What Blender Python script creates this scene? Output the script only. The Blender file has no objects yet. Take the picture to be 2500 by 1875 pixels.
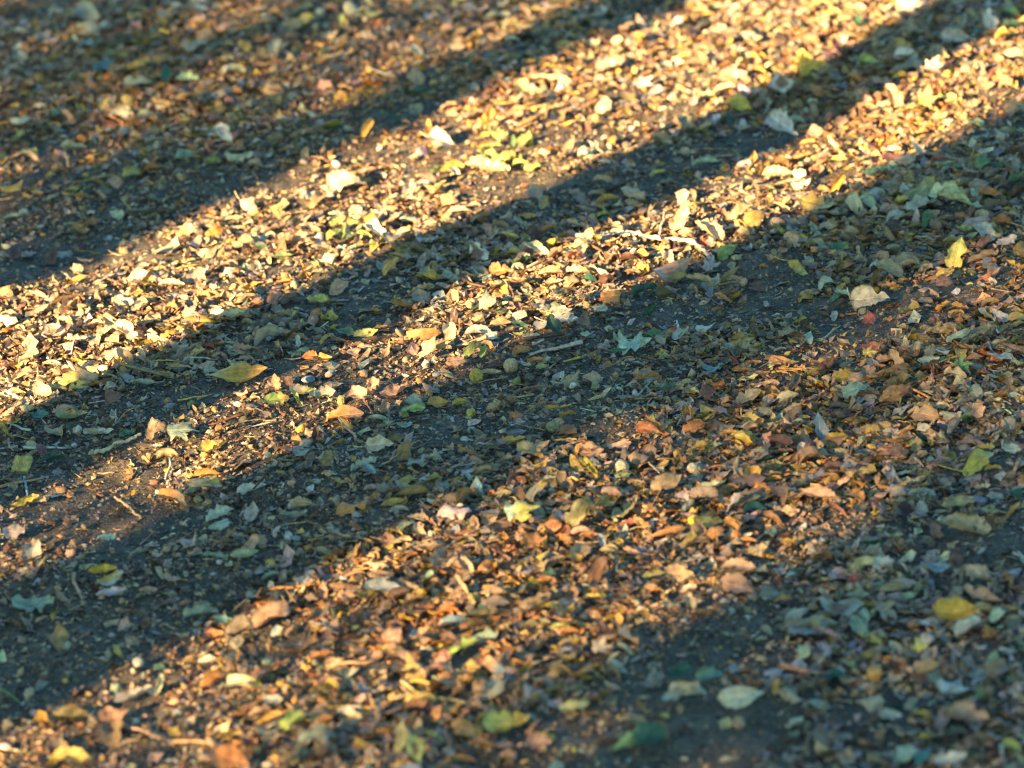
import bpy, math, random
import numpy as np
from mathutils import Vector

scene = bpy.context.scene
COL = scene.collection
RNG = np.random.default_rng(11)
random.seed(11)
RAD = math.radians

# ------------------------------------------------------------------ camera, sky, sun, exposure
CAM_H, CAM_EL, CAM_ROLL, CAM_HFOV = 2.2, 20.5, 5.0, 14.0
_e, _a = RAD(CAM_EL), RAD(CAM_ROLL)
FWD = np.array([0, math.cos(_e), -math.sin(_e)])
_r0 = np.array([1.0, 0, 0]); _u0 = np.cross(_r0, FWD)
RIGHT = math.cos(_a) * _r0 - math.sin(_a) * _u0
UP = np.cross(RIGHT, FWD)
TANH = math.tan(RAD(CAM_HFOV / 2))
EYE = np.array([0, 0, CAM_H])

cam_data = bpy.data.cameras.new('camera')
cam = bpy.data.objects.new('camera', cam_data); COL.objects.link(cam)
from mathutils import Matrix
cam.matrix_world = Matrix(((RIGHT[0], UP[0], -FWD[0], 0), (RIGHT[1], UP[1], -FWD[1], 0), (RIGHT[2], UP[2], -FWD[2], CAM_H), (0, 0, 0, 1)))
cam_data.sensor_width = 36
cam_data.lens = 18 / TANH
cam_data.clip_end = 3000
cam_data.dof.use_dof = True
cam_data.dof.focus_distance = 6.30
cam_data.dof.aperture_fstop = 4.3
scene.camera = cam

SUN_EL, SUN_AZ = 18.0, 48.5            # light travels along SUN_AZ (degrees from +x)
U = np.array([math.cos(RAD(SUN_AZ)), math.sin(RAD(SUN_AZ))])
NV = np.array([math.sin(RAD(SUN_AZ)), -math.cos(RAD(SUN_AZ))])
world = bpy.data.worlds.new('World'); scene.world = world; world.use_nodes = True
nt = world.node_tree; nt.nodes.clear()
sky = nt.nodes.new('ShaderNodeTexSky'); sky.sky_type = 'NISHITA'; sky.sun_disc = False
sky.sun_elevation = RAD(SUN_EL); sky.sun_rotation = math.atan2(-U[0], -U[1]); sky.ozone_density = 3.0; sky.dust_density = .6
bg = nt.nodes.new('ShaderNodeBackground'); bg.inputs['Strength'].default_value = 0.067
wo = nt.nodes.new('ShaderNodeOutputWorld')
tint = nt.nodes.new('ShaderNodeMix'); tint.data_type = 'RGBA'; tint.blend_type = 'MULTIPLY'; tint.inputs[0].default_value = 1
tint.inputs[7].default_value = (.58, .95, 1.08, 1)                      # a clear, slightly green-blue evening sky
nt.links.new(sky.outputs['Color'], tint.inputs[6]); nt.links.new(tint.outputs[2], bg.inputs['Color']); nt.links.new(bg.outputs['Background'], wo.inputs['Surface'])
sd = bpy.data.lights.new('sun', 'SUN'); sd.energy = 5.0; sd.angle = RAD(0.53); sd.color = (1.0, 0.735, 0.41)
sun = bpy.data.objects.new('sun', sd); COL.objects.link(sun)
_ld = Vector((U[0] * math.cos(RAD(SUN_EL)), U[1] * math.cos(RAD(SUN_EL)), -math.sin(RAD(SUN_EL))))
sun.rotation_euler = _ld.to_track_quat('-Z', 'Y').to_euler()
sun.location = (-4, -6, 6)
vs = scene.view_settings
vs.view_transform = 'Standard'; vs.look = 'None'; vs.gamma = 1.0; vs.use_curve_mapping = False; vs.exposure = 3.05
scene.cycles.max_bounces = 5; scene.cycles.diffuse_bounces = 3; scene.cycles.transmission_bounces = 3
scene.cycles.use_denoising = True; scene.cycles.denoising_prefilter = 'ACCURATE'
scene.cycles.filter_width = 1.15
scene.cycles.use_adaptive_sampling = False
scene.cycles.sample_clamp_indirect = 6

# ------------------------------------------------------------------ geometry helpers
def unproj(px, py, z=0.0):
    """pixel of the 2500 x 1875 photograph -> point of the ground at height z"""
    px = np.atleast_1d(np.asarray(px, float)); py = np.atleast_1d(np.asarray(py, float))
    d = FWD[None] + np.outer((px / 2500 - .5) * 2 * TANH, RIGHT) - np.outer((py - 937.5) / 2500 * 2 * TANH, UP)
    s = (z - CAM_H) / d[:, 2]
    return EYE[None] + d * s[:, None]

def proj(P):
    q = P - EYE; dz = q @ FWD
    return 2500 * (.5 + (q @ RIGHT) / dz / (2 * TANH)), 937.5 - 2500 * (q @ UP) / dz / (2 * TANH)

def vnoise(x, y, seed):
    """smooth lattice noise in -1..1"""
    xi = np.floor(x).astype(np.int64); yi = np.floor(y).astype(np.int64)
    fx = x - xi; fy = y - yi
    fx = fx * fx * fx * (fx * (fx * 6 - 15) + 10); fy = fy * fy * fy * (fy * (fy * 6 - 15) + 10)
    def h(a, b):
        n = (a * 374761393 + b * 668265263 + seed * 1442695041) & 0x7fffffff
        n = ((n ^ (n >> 13)) * 1274126177) & 0x7fffffff
        return ((n ^ (n >> 16)) & 0xffff) / 32767.5 - 1
    return (h(xi, yi) * (1 - fx) + h(xi + 1, yi) * fx) * (1 - fy) + (h(xi, yi + 1) * (1 - fx) + h(xi + 1, yi + 1) * fx) * fy

def ground_z(x, y):
    x = np.asarray(x, float); y = np.asarray(y, float)
    w = np.clip(1.6 - np.abs(x) / 3, 0, 1)
    return w * (.016 * vnoise(x * 2.2, y * 2.2, 1) + .006 * vnoise(x * 7 + 3, y * 7, 2) + .0035 * vnoise(x * 19, y * 19, 3)
                + .0028 * vnoise(x * 48, y * 48, 4) + .0020 * vnoise(x * 95, y * 95, 9))

def mesh_from(name, V, tris, col=None, uv=None, edge=None, smooth=True, mat=None):
    V = np.ascontiguousarray(V, np.float32); tris = np.ascontiguousarray(tris, np.int32)
    me = bpy.data.meshes.new(name)
    k = tris.shape[1]
    me.vertices.add(len(V)); me.vertices.foreach_set('co', V.ravel())
    me.loops.add(tris.size); me.loops.foreach_set('vertex_index', tris.ravel())
    me.polygons.add(len(tris)); me.polygons.foreach_set('loop_start', np.arange(0, tris.size, k, dtype=np.int32))
    me.polygons.foreach_set('use_smooth', np.full(len(tris), smooth))
    if col is not None:
        a = me.color_attributes.new('Col', 'FLOAT_COLOR', 'POINT')
        a.data.foreach_set('color', np.concatenate([col, np.ones((len(col), 1))], 1).astype(np.float32).ravel())
    if uv is not None:
        a = me.attributes.new('leafuv', 'FLOAT_VECTOR', 'POINT')
        a.data.foreach_set('vector', uv.astype(np.float32).ravel())
    me.update(calc_edges=True)
    if mat: me.materials.append(mat)
    return me

def link(name, me, parent=None):
    o = bpy.data.objects.new(name, me); COL.objects.link(o)
    if parent: o.parent = parent
    return o

def tag(o, label=None, cat=None, group=None, kind=None):
    if label: o['label'] = label
    if cat: o['category'] = cat
    if group: o['group'] = group
    if kind: o['kind'] = kind
    return o

def tube(P, R, sides=6, bump=0.0, rng=None):
    P = np.asarray(P, float); R = np.asarray(R, float); n = len(P)
    T = np.gradient(P, axis=0); T /= np.linalg.norm(T, axis=1)[:, None]
    ref = np.where(np.abs(T[:, 2:3]) > .9, np.array([[1.0, 0, 0]]), np.array([[0, 0, 1.0]]))
    A = np.cross(T, ref); A /= np.linalg.norm(A, axis=1)[:, None]; B = np.cross(T, A)
    th = np.arange(sides) * 2 * math.pi / sides
    rr = R[:, None] * np.ones(sides)
    if bump: rr = rr * (1 + bump * (rng or RNG).uniform(-1, 1, rr.shape))
    V = (P[:, None] + rr[..., None] * (np.cos(th)[None, :, None] * A[:, None] + np.sin(th)[None, :, None] * B[:, None])).reshape(-1, 3)
    F = []
    for i in range(n - 1):
        for j in range(sides):
            a = i * sides + j; b = i * sides + (j + 1) % sides
            F += [(a, b, b + sides), (a, b + sides, a + sides)]
    V = np.concatenate([V, P[:1], P[-1:]]); c0, c1 = n * sides, n * sides + 1
    for j in range(sides):
        F += [(c0, (j + 1) % sides, j), (c1, (n - 1) * sides + j, (n - 1) * sides + (j + 1) % sides)]
    return V, np.array(F)

def smooth_path(pts, n):
    pts = np.asarray(pts, float); t = np.linspace(0, len(pts) - 1, n)
    i = np.clip(t.astype(int), 0, len(pts) - 2); f = (t - i)[:, None]
    g = lambda k: pts[np.clip(k, 0, len(pts) - 1)]
    p0, p1, p2, p3 = g(i - 1), g(i), g(i + 1), g(i + 2)
    return .5 * (2 * p1 + (p2 - p0) * f + (2 * p0 - 5 * p1 + 4 * p2 - p3) * f ** 2 + (3 * p1 - p0 - 3 * p2 + p3) * f ** 3)

# ------------------------------------------------------------------ materials
def new_mat(name):
    m = bpy.data.materials.new(name); m.use_nodes = True
    t = m.node_tree; t.nodes.clear()
    return m, t, (lambda k, **kw: _node(t, k, kw))
def _node(t, k, kw):
    n = t.nodes.new(k)
    for a, b in kw.items(): setattr(n, a, b)
    return n
def ramp(t, src, stops):
    r = t.nodes.new('ShaderNodeValToRGB'); e = r.color_ramp.elements
    while len(e) < len(stops): e.new(.5)
    for x, (p, c) in zip(e, stops): x.position = p; x.color = (*c, 1) if len(c) == 3 else c
    t.links.new(src, r.inputs[0]); return r
def math_n(t, op, a, b=None, c=None):
    n = t.nodes.new('ShaderNodeMath'); n.operation = op
    for i, v in enumerate((a, b, c)):
        if v is None: continue
        if isinstance(v, (int, float)): n.inputs[i].default_value = v
        else: t.links.new(v, n.inputs[i])
    return n.outputs[0]
def mix_c(t, f, a, b, mode='MIX'):
    n = t.nodes.new('ShaderNodeMix'); n.data_type = 'RGBA'; n.blend_type = mode
    for i, v in ((0, f), (6, a), (7, b)):
        if isinstance(v, (int, float)): n.inputs[i].default_value = v
        elif isinstance(v, tuple): n.inputs[i].default_value = (*v, 1)
        else: t.links.new(v, n.inputs[i])
    return n.outputs[2]

def leaf_material(name, veins, transl=.22):
    m, t, N = new_mat(name); L = t.links.new
    out = N('ShaderNodeOutputMaterial')
    col = N('ShaderNodeVertexColor', layer_name='Col').outputs['Color']
    tc = N('ShaderNodeTexCoord').outputs['Object']
    geo = N('ShaderNodeNewGeometry')
    mp = N('ShaderNodeMapping'); L(tc, mp.inputs[0])
    n1 = N('ShaderNodeTexNoise'); n1.inputs['Scale'].default_value = 95; n1.inputs['Detail'].default_value = 4; L(tc, n1.inputs['Vector'])
    n2 = N('ShaderNodeTexNoise'); n2.inputs['Scale'].default_value = 420; n2.inputs['Detail'].default_value = 3; L(tc, n2.inputs['Vector'])
    base = mix_c(t, 1.0, col, ramp(t, n1.outputs['Fac'], [(.3, (.62, .56, .5)), (.55, (1, 1, 1)), (.75, (1.22, 1.16, 1.05))]).outputs[0], 'MULTIPLY')
    base = mix_c(t, 1.0, base, ramp(t, n2.outputs['Fac'], [(.3, (.82, .8, .78)), (.6, (1.08, 1.08, 1.08))]).outputs[0], 'MULTIPLY')
    spots = ramp(t, n2.outputs['Fac'], [(.66, (0, 0, 0)), (.72, (1, 1, 1))]).outputs[0]
    base = mix_c(t, math_n(t, 'MULTIPLY', spots, .45), base, (.09, .045, .02))
    height = n2.outputs['Fac']
    if veins:
        at = N('ShaderNodeAttribute', attribute_name='leafuv')
        sp = N('ShaderNodeSeparateXYZ'); L(at.outputs['Vector'], sp.inputs[0])
        au = math_n(t, 'ABSOLUTE', sp.outputs[0])
        ph = math_n(t, 'SUBTRACT', math_n(t, 'MULTIPLY', sp.outputs[1], 8.0), math_n(t, 'MULTIPLY', au, 3.2))
        fr = math_n(t, 'ABSOLUTE', math_n(t, 'SUBTRACT', math_n(t, 'FRACT', ph), .5))
        lat = ramp(t, fr, [(.0, (1, 1, 1)), (.13, (0, 0, 0))]).outputs[0]
        mid = ramp(t, au, [(.02, (1, 1, 1)), (.09, (0, 0, 0))]).outputs[0]
        vein = math_n(t, 'MAXIMUM', math_n(t, 'MULTIPLY', lat, .55), mid)
        light = mix_c(t, 1.0, base, (1.5, 1.45, 1.3), 'MULTIPLY')
        base = mix_c(t, math_n(t, 'MULTIPLY', vein, .85), base, light)
        # brown dried rim with an uneven inner line
        rim = math_n(t, 'ADD', sp.outputs[2], math_n(t, 'MULTIPLY', math_n(t, 'SUBTRACT', n1.outputs['Fac'], .5), .9))
        rimf = ramp(t, rim, [(.86, (0, 0, 0)), (1.0, (1, 1, 1))]).outputs[0]
        base = mix_c(t, math_n(t, 'MULTIPLY', rimf, .65), base, (.16, .075, .03))
        height = math_n(t, 'SUBTRACT', math_n(t, 'MULTIPLY', n2.outputs['Fac'], .5), vein)
    b = N('ShaderNodeBsdfPrincipled'); L(base, b.inputs['Base Color'])
    b.inputs['Roughness'].default_value = .55; b.inputs['Specular IOR Level'].default_value = .32
    bp = N('ShaderNodeBump'); bp.inputs['Strength'].default_value = .5; bp.inputs['Distance'].default_value = .0012
    L(height, bp.inputs['Height']); L(bp.outputs[0], b.inputs['Normal'])
    tr = N('ShaderNodeBsdfTranslucent'); L(mix_c(t, 1.0, base, (1.25, 1.0, .55), 'MULTIPLY'), tr.inputs['Color'])
    mx = N('ShaderNodeMixShader'); mx.inputs[0].default_value = transl
    L(b.outputs[0], mx.inputs[1]); L(tr.outputs[0], mx.inputs[2]); L(mx.outputs[0], out.inputs['Surface'])
    return m

def solid_material(name, rough=.8, scale=60, bump=.002, spec=.15):
    m, t, N = new_mat(name); L = t.links.new
    out = N('ShaderNodeOutputMaterial')
    col = N('ShaderNodeVertexColor', layer_name='Col').outputs['Color']
    tc = N('ShaderNodeTexCoord').outputs['Object']
    n1 = N('ShaderNodeTexNoise'); n1.inputs['Scale'].default_value = scale; n1.inputs['Detail'].default_value = 5; L(tc, n1.inputs['Vector'])
    base = mix_c(t, 1.0, col, ramp(t, n1.outputs['Fac'], [(.3, (.5, .46, .42)), (.65, (1.2, 1.17, 1.1))]).outputs[0], 'MULTIPLY')
    b = N('ShaderNodeBsdfPrincipled'); L(base, b.inputs['Base Color']); b.inputs['Roughness'].default_value = rough
    b.inputs['Specular IOR Level'].default_value = spec
    bp = N('ShaderNodeBump'); bp.inputs['Strength'].default_value = .7; bp.inputs['Distance'].default_value = bump
    L(n1.outputs['Fac'], bp.inputs['Height']); L(bp.outputs[0], b.inputs['Normal']); L(b.outputs[0], out.inputs['Surface'])
    return m

def soil_material():
    m, t, N = new_mat('damp_soil'); L = t.links.new
    out = N('ShaderNodeOutputMaterial'); tc = N('ShaderNodeTexCoord').outputs['Object']
    def noise(s, d=5, r=.6):
        n = N('ShaderNodeTexNoise'); n.inputs['Scale'].default_value = s; n.inputs['Detail'].default_value = d; n.inputs['Roughness'].default_value = r
        L(tc, n.inputs['Vector']); return n.outputs['Fac']
    big, mid, fine, grit = noise(3), noise(28), noise(170), noise(330, 4)
    base = ramp(t, mid, [(.32, (.044, .038, .025)), (.5, (.074, .060, .039)), (.7, (.135, .103, .066))]).outputs[0]
    base = mix_c(t, 1.0, base, ramp(t, big, [(.35, (.85, .9, .92)), (.65, (1.15, 1.05, .92))]).outputs[0], 'MULTIPLY')
    base = mix_c(t, 1.0, base, ramp(t, fine, [(.3, (.5, .5, .5)), (.7, (1.5, 1.45, 1.4))]).outputs[0], 'MULTIPLY')
    flake = ramp(t, grit, [(.57, (0, 0, 0)), (.62, (1, 1, 1))]).outputs[0]
    base = mix_c(t, math_n(t, 'MULTIPLY', flake, .8), base, (.24, .17, .095))
    b = N('ShaderNodeBsdfPrincipled'); L(base, b.inputs['Base Color']); b.inputs['Roughness'].default_value = .9; b.inputs['Specular IOR Level'].default_value = .12
    h = math_n(t, 'ADD', math_n(t, 'MULTIPLY', fine, 1.0), math_n(t, 'MULTIPLY', grit, .5))
    bp = N('ShaderNodeBump'); bp.inputs['Strength'].default_value = .9; bp.inputs['Distance'].default_value = .005
    L(h, bp.inputs['Height']); L(bp.outputs[0], b.inputs['Normal']); L(b.outputs[0], out.inputs['Surface'])
    return m

MAT_LEAF = leaf_material('dry_leaf', True)
MAT_LITTER = leaf_material('crushed_litter', False, .12)
MAT_WOOD = solid_material('twig_bark', .8, 140, .002)
MAT_NUT = solid_material('nut_husk', .85, 220, .003)
MAT_STONE = solid_material('pebble', .7, 180, .001)
MAT_BARK = solid_material('tree_bark', .9, 22, .02)
MAT_SOIL = soil_material()

PAL = dict(tan=(.42, .25, .11), cream=(.50, .38, .19), pale=(.45, .37, .245), yel=(.53, .36, .075), och=(.47, .275, .05), org=(.47, .195, .05),
           brn=(.20, .105, .05), dbr=(.085, .042, .024), red=(.35, .085, .04), grn=(.105, .17, .05), dgr=(.035, .085, .042), teal=(.075, .17, .12),
           gry=(.27, .265, .15), lim=(.34, .345, .08), wht=(.56, .49, .33), mint=(.385, .385, .21), oli=(.28, .225, .085), mus=(.50, .295, .035),
           pink=(.40, .22, .11), blu=(.22, .24, .215), ash=(.31, .265, .205), gbr=(.23, .16, .09), gta=(.41, .285, .155))
Q_CHIP = 1.0
# ------------------------------------------------------------------ the ground, one sheet to the horizon
def axis(a, b, step, far):
    fine = np.arange(a, b + 1e-6, step); g = []; s = step
    while sum(g) < far: s *= 1.55; g.append(s)
    g = np.cumsum(g)
    return np.concatenate([(a - g)[::-1], fine, b + g])
_gx = axis(-2.9, 2.9, .008, 900); _gy = axis(3.5, 9.9, .008, 900)
_X, _Y = np.meshgrid(_gx, _gy); _X = _X.ravel(); _Y = _Y.ravel()
_nx, _ny = len(_gx), len(_gy)
_i = (np.arange(_ny - 1)[:, None] * _nx + np.arange(_nx - 1)[None]).ravel()
_fade = np.clip((_X + 4) / 2, 0, 1) * np.clip((4 - _X) / 2, 0, 1) * np.clip(_Y / 2, 0, 1) * np.clip((13 - _Y) / 2, 0, 1)
gme = mesh_from('ground', np.stack([_X, _Y, ground_z(_X, _Y) * _fade], 1), np.stack([_i, _i + 1, _i + 1 + _nx, _i + _nx], 1), mat=MAT_SOIL)
tag(link('ground', gme), 'dark trodden soil under the fallen leaves', kind='structure')

# ------------------------------------------------------------------ trees and added leaf screens behind and beside the viewer: they cast the bands of shade
def uv_point(u, v, z=0.0):
    p = u * U + v * NV
    return np.array([p[0], p[1], z])

def leaf_cards(pts, size, rng):
    n = len(pts); d = rng.normal(size=(n, 3)); d /= np.linalg.norm(d, axis=1)[:, None]
    e = np.cross(d, rng.normal(size=(n, 3))); e /= np.linalg.norm(e, axis=1)[:, None]
    s = size * rng.uniform(.6, 1.3, n)[:, None]
    q = np.stack([pts - d * s, pts - e * s * .55 + d * s * .1, pts + d * s, pts + e * s * .55 + d * s * .1], 1)
    f = np.arange(n)[:, None] * 4 + np.array([[0, 1, 2, 3]])
    c = np.array([PAL['oli'], PAL['grn'], PAL['och'], PAL['yel']])[rng.choice(4, n, p=[.35, .35, .15, .15])] * rng.uniform(.6, 1.2, (n, 1))
    return q.reshape(-1, 3), f, np.repeat(c, 4, 0)

def build_tree(u, v, r, h, lean, label, seed, crown_z, crown_r, leaves=2600, knots=()):
    rng = np.random.default_rng(seed)
    base = uv_point(u, v); root = bpy.data.objects.new('beech_tree', None); COL.objects.link(root); root.location = base
    tag(root, label, 'tree', 'trees that shade the leaf litter')
    n = 26; z = np.linspace(-.1, h, n)
    rad = r * (1 - .55 * z / h) * (1 + .7 * np.exp(-np.clip(z, 0, 9) / .22))
    off = lean * z; wob = .012 * np.sin(z * 2.1 + seed)
    P = np.stack([NV[0] * (off + wob), NV[1] * (off + wob), z], 1)
    V, F = tube(P, rad, 18, .025, rng)
    link('trunk', mesh_from('trunk', V, F, np.full((len(V), 3), .16) * [1, .9, .8], mat=MAT_BARK), root)
    for k in range(7):
        a = rng.uniform(0, 2 * math.pi); z0 = rng.uniform(crown_z * .75, h * .92); l = crown_r * rng.uniform(.6, 1)
        p0 = np.array([NV[0] * lean * z0, NV[1] * lean * z0, z0]); d = np.array([math.cos(a), math.sin(a), .55]) * l
        V, F = tube(smooth_path([p0, p0 + d * .4 + [0, 0, .1], p0 + d], 8), np.linspace(r * .4, r * .08, 8), 7, .05, rng)
        link('limb', mesh_from('limb', V, F, np.full((len(V), 3), .15) * [1, .9, .8], mat=MAT_BARK), root)
    q = rng.normal(size=(70, 3)); q /= np.linalg.norm(q, axis=1)[:, None]; q *= crown_r * rng.uniform(.45, 1, (70, 1)) * [1, 1, .7]
    pts = (q[rng.integers(0, 70, leaves)] + rng.normal(0, crown_r * .11, (leaves, 3))) + [NV[0] * lean * h, NV[1] * lean * h, crown_z + crown_r * .9]
    V, F, c = leaf_cards(pts, .075, rng)
    link('crown', mesh_from('crown', V, F, c, smooth=False, mat=MAT_LITTER), root)
    return root

build_tree(.9, -4.352, .141, 9.5, .002, 'smooth grey tree whose trunk shades the strip between the two sunlit bands', 3, 5.2, 2.2)
build_tree(-2.6, -4.035, .205, 11, .09, 'thick grey tree whose trunk shades the strip below the narrow sunlit band', 4, 6.0, 2.6)
build_tree(-1.0, -5.02, .11, 10, .0, 'slender grey tree whose trunk shades the strip above the broad sunlit band', 5, 5.5, 2.2)

def shade_screen(u, v0, v1, z0, z1, T, label, seed, size=.055, slope=0.0, depth=.8):
    """an unseen leaf screen added to dim the sun: leaves through a box of the given width and height, as thick as its shade T"""
    rng = np.random.default_rng(seed)
    vc = (v0 + v1) / 2; root = bpy.data.objects.new('leaf_shade_screen', None); COL.objects.link(root); root.location = uv_point(u, vc)
    tag(root, label, 'shade screen', 'trees that shade the leaf litter')
    a = (v1 - v0) * (z1 - z0); n = int(-math.log(T) * a / (.55 * size * size * 1.0))
    vv = rng.uniform(v0 - vc, v1 - vc, n); zz = rng.uniform(z0, z1, n); uu = rng.normal(0, depth / 2, n)
    vv += slope * (zz - z0)
    pts = np.stack([uu * U[0] + vv * NV[0], uu * U[1] + vv * NV[1], zz], 1)
    V, F, c = leaf_cards(pts, size, rng)
    link('foliage', mesh_from('foliage', V, F, c, smooth=False, mat=MAT_LITTER), root)
    for k in range(5):
        t = rng.uniform(v0 - vc, v1 - vc) * .7; zt = rng.uniform(.6, 1) * z1; ss = slope * (zt - z0)
        P = smooth_path([[0, 0, -.05], [t * .3 * NV[0], t * .3 * NV[1], zt * .4], [(t + ss) * NV[0], (t + ss) * NV[1], zt]], 9)
        V, F = tube(P, np.linspace(.016, .004, 9), 6, .05, rng)
        link('stem', mesh_from('stem', V, F, np.full((len(V), 3), .13) * [1, .85, .7], mat=MAT_BARK), root)

# leaf screens added out of view to thin the sun; v is measured across the light: beyond the broad band, and on the near side of the narrow one
shade_screen(-2.6, -7.0, -5.45, 1.2, 3.9, .04, 'bushy leaf screen added to shade the far corner of the litter', 21)
shade_screen(-2.4, -5.45, -5.15, 1.2, 3.6, .22, 'thin leaf screen added beside the slender grey tree to dim the sun', 22, .03)
shade_screen(-2.5, -5.28, -5.04, 1.5, 2.52, .2, 'low thick leaf screen added for shade beside the slender grey tree', 26)
shade_screen(-3.2, -3.66, -3.12, 1.0, 2.5, .40, 'open leaf screen added beside the thick grey tree to dim the sun', 23, .026)
shade_screen(-3.5, -3.74, -2.4, 2.52, 3.0, .13, 'taller leaf screen added behind the open one to dim the sun', 27, .03)
shade_screen(-3.9, -3.80, -2.6, 3.1, 4.1, .42, 'tallest leaf screen added behind the two others to dapple the sun', 28, .055)
shade_screen(-3.0, -3.12, -1.6, 1.0, 3.6, .045, 'dense leaf screen added to shade the near side of the litter', 24)
shade_screen(-2.0, -4.27, -3.97, 1.2, 2.12, .5, 'short leaf screen added between two grey trees to dim the narrow band', 25, .03)
# ------------------------------------------------------------------ leaf shapes
def outline(kind, t, rng, asp):
    """half width (per unit length) of the blade at t = 0 (stalk) .. 1 (tip)"""
    if kind == 'H': w = .41 * np.sin(np.pi * np.clip(t, 0, 1) ** .55) ** .8 * (1 - .3 * t ** 3)
    elif kind == 'K':
        w = .30 * np.sin(np.pi * t ** .8) ** .6 * (.72 + .42 * np.abs(np.sin(t * np.pi * 3.6 + rng.uniform(0, 3))))
    elif kind == 'R': w = .42 * np.sin(np.pi * t ** .85) ** .6
    else: w = .29 * np.sin(np.pi * t ** .82) ** .8
    return w * asp

def blade_grid(kind, rng, asp=1.0, rows=20, cols=11):
    """flat blade, unit length, stalk end at y = -.5: points, faces and (across, along, distance to the rim) per point"""
    if kind in 'MP':
        nr, ns = 7, 54 if kind == 'M' else 30
        th = np.arange(ns) * 2 * math.pi / ns
        if kind == 'M':
            lobes = np.array([0, .95, -.95, 2.0, -2.0]) + rng.normal(0, .07, 5); ln = np.array([.55, .53, .5, .38, .38]) * rng.uniform(.85, 1.1, 5)
            r = np.full(ns, .22)
            for a, l in zip(lobes, ln):
                d = np.abs((th - a + math.pi) % (2 * math.pi) - math.pi)
                r = np.maximum(r, l * np.clip(1 - d / .68, 0, 1) ** .62 * (1 + .12 * np.sin(d * 22)))
        else:
            k = rng.integers(4, 6); a = np.sort((np.arange(k) + rng.uniform(-.25, .25, k)) * 2 * math.pi / k + rng.uniform(0, 6))
            c = np.stack([np.cos(a), np.sin(a)], 1) * rng.uniform(.38, .6, (k, 1)) * [.8 * asp, 1]
            dirs = np.stack([np.sin(th), np.cos(th)], 1); r = np.full(ns, .3)
            for s in range(ns):
                for e in range(k):
                    p, q = c[e], c[(e + 1) % k]; den = dirs[s, 0] * (q - p)[1] - dirs[s, 1] * (q - p)[0]
                    if abs(den) < 1e-9: continue
                    tt = (p[0] * (q - p)[1] - p[1] * (q - p)[0]) / den; uu = (p[0] * dirs[s, 1] - p[1] * dirs[s, 0]) / den
                    if tt > 0 and -.001 <= uu <= 1.001: r[s] = tt
            r *= 1 + .05 * rng.normal(size=ns)
        rr = (np.arange(1, nr + 1) / nr) ** .8
        X = np.concatenate([[0], (rr[:, None] * r * np.sin(th)).ravel()]); Y = np.concatenate([[0], (rr[:, None] * r * np.cos(th)).ravel()])
        edge = np.concatenate([[0], np.repeat(rr, ns)])
        F = []
        for s in range(ns):
            n2 = (s + 1) % ns; F.append((0, 1 + n2, 1 + s, 1 + s))
            for k in range(nr - 1):
                a = 1 + k * ns; F.append((a + s, a + n2, a + ns + n2, a + ns + s))
        tri = []
        for f in F:
            tri.append(f[:3]) if f[2] == f[3] else tri.extend([(f[0], f[1], f[2]), (f[0], f[2], f[3])])
        V = np.stack([X, Y, 0 * X], 1)
        uv = np.stack([X / .4, Y + .5, edge], 1)
        return V, np.array(tri), uv
    t = np.linspace(0, 1, rows) ** .95; u = np.linspace(-1, 1, cols)
    w = np.maximum(outline(kind, t, rng, asp), .012)
    wl = w * (1 + .08 * rng.normal(size=rows)); wr = w * (1 + .08 * rng.normal(size=rows))
    for _ in range(rng.integers(0, 3)):                              # bites and tears out of the sides
        c = rng.uniform(.15, .9); (wl if rng.random() < .5 else wr).__imul__(1 - rng.uniform(.2, .75) * np.exp(-((t - c) / rng.uniform(.04, .12)) ** 2))
    if kind in 'OKH' and rng.random() < .25: wl = np.minimum(wl, np.abs(np.linspace(rng.uniform(.05, .4), rng.uniform(.05, .4), rows)) + .02)   # torn along one side
    Wd = np.where(u[None] < 0, wl[:, None], wr[:, None])
    X = u[None] * Wd; Y = np.repeat(t[:, None], cols, 1) - .5
    if kind in 'HK':
        saw = ((t * 9) % 1)[:, None] - .5
        X = X * (1 + .11 * saw * np.abs(u)[None] ** 3)
    if kind == 'H': Y = Y - .13 * np.abs(u)[None] ** 1.5 * (1 - t)[:, None] ** 4
    i = (np.arange(rows - 1)[:, None] * cols + np.arange(cols - 1)[None]).ravel()
    q = np.stack([i, i + 1, i + 1 + cols, i + cols], 1)
    tri = np.concatenate([q[:, :3], q[:, [0, 2, 3]]])
    edge = np.maximum(np.abs(u)[None] * np.ones((rows, 1)), np.abs(2 * t - 1)[:, None] ** 6)
    uv = np.stack([(u[None] * np.minimum(1, Wd / .22)).ravel(), np.repeat(t[:, None], cols, 1).ravel(), edge.ravel()], 1)
    return np.stack([X.ravel(), Y.ravel(), np.zeros(X.size)], 1), tri, uv

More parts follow.
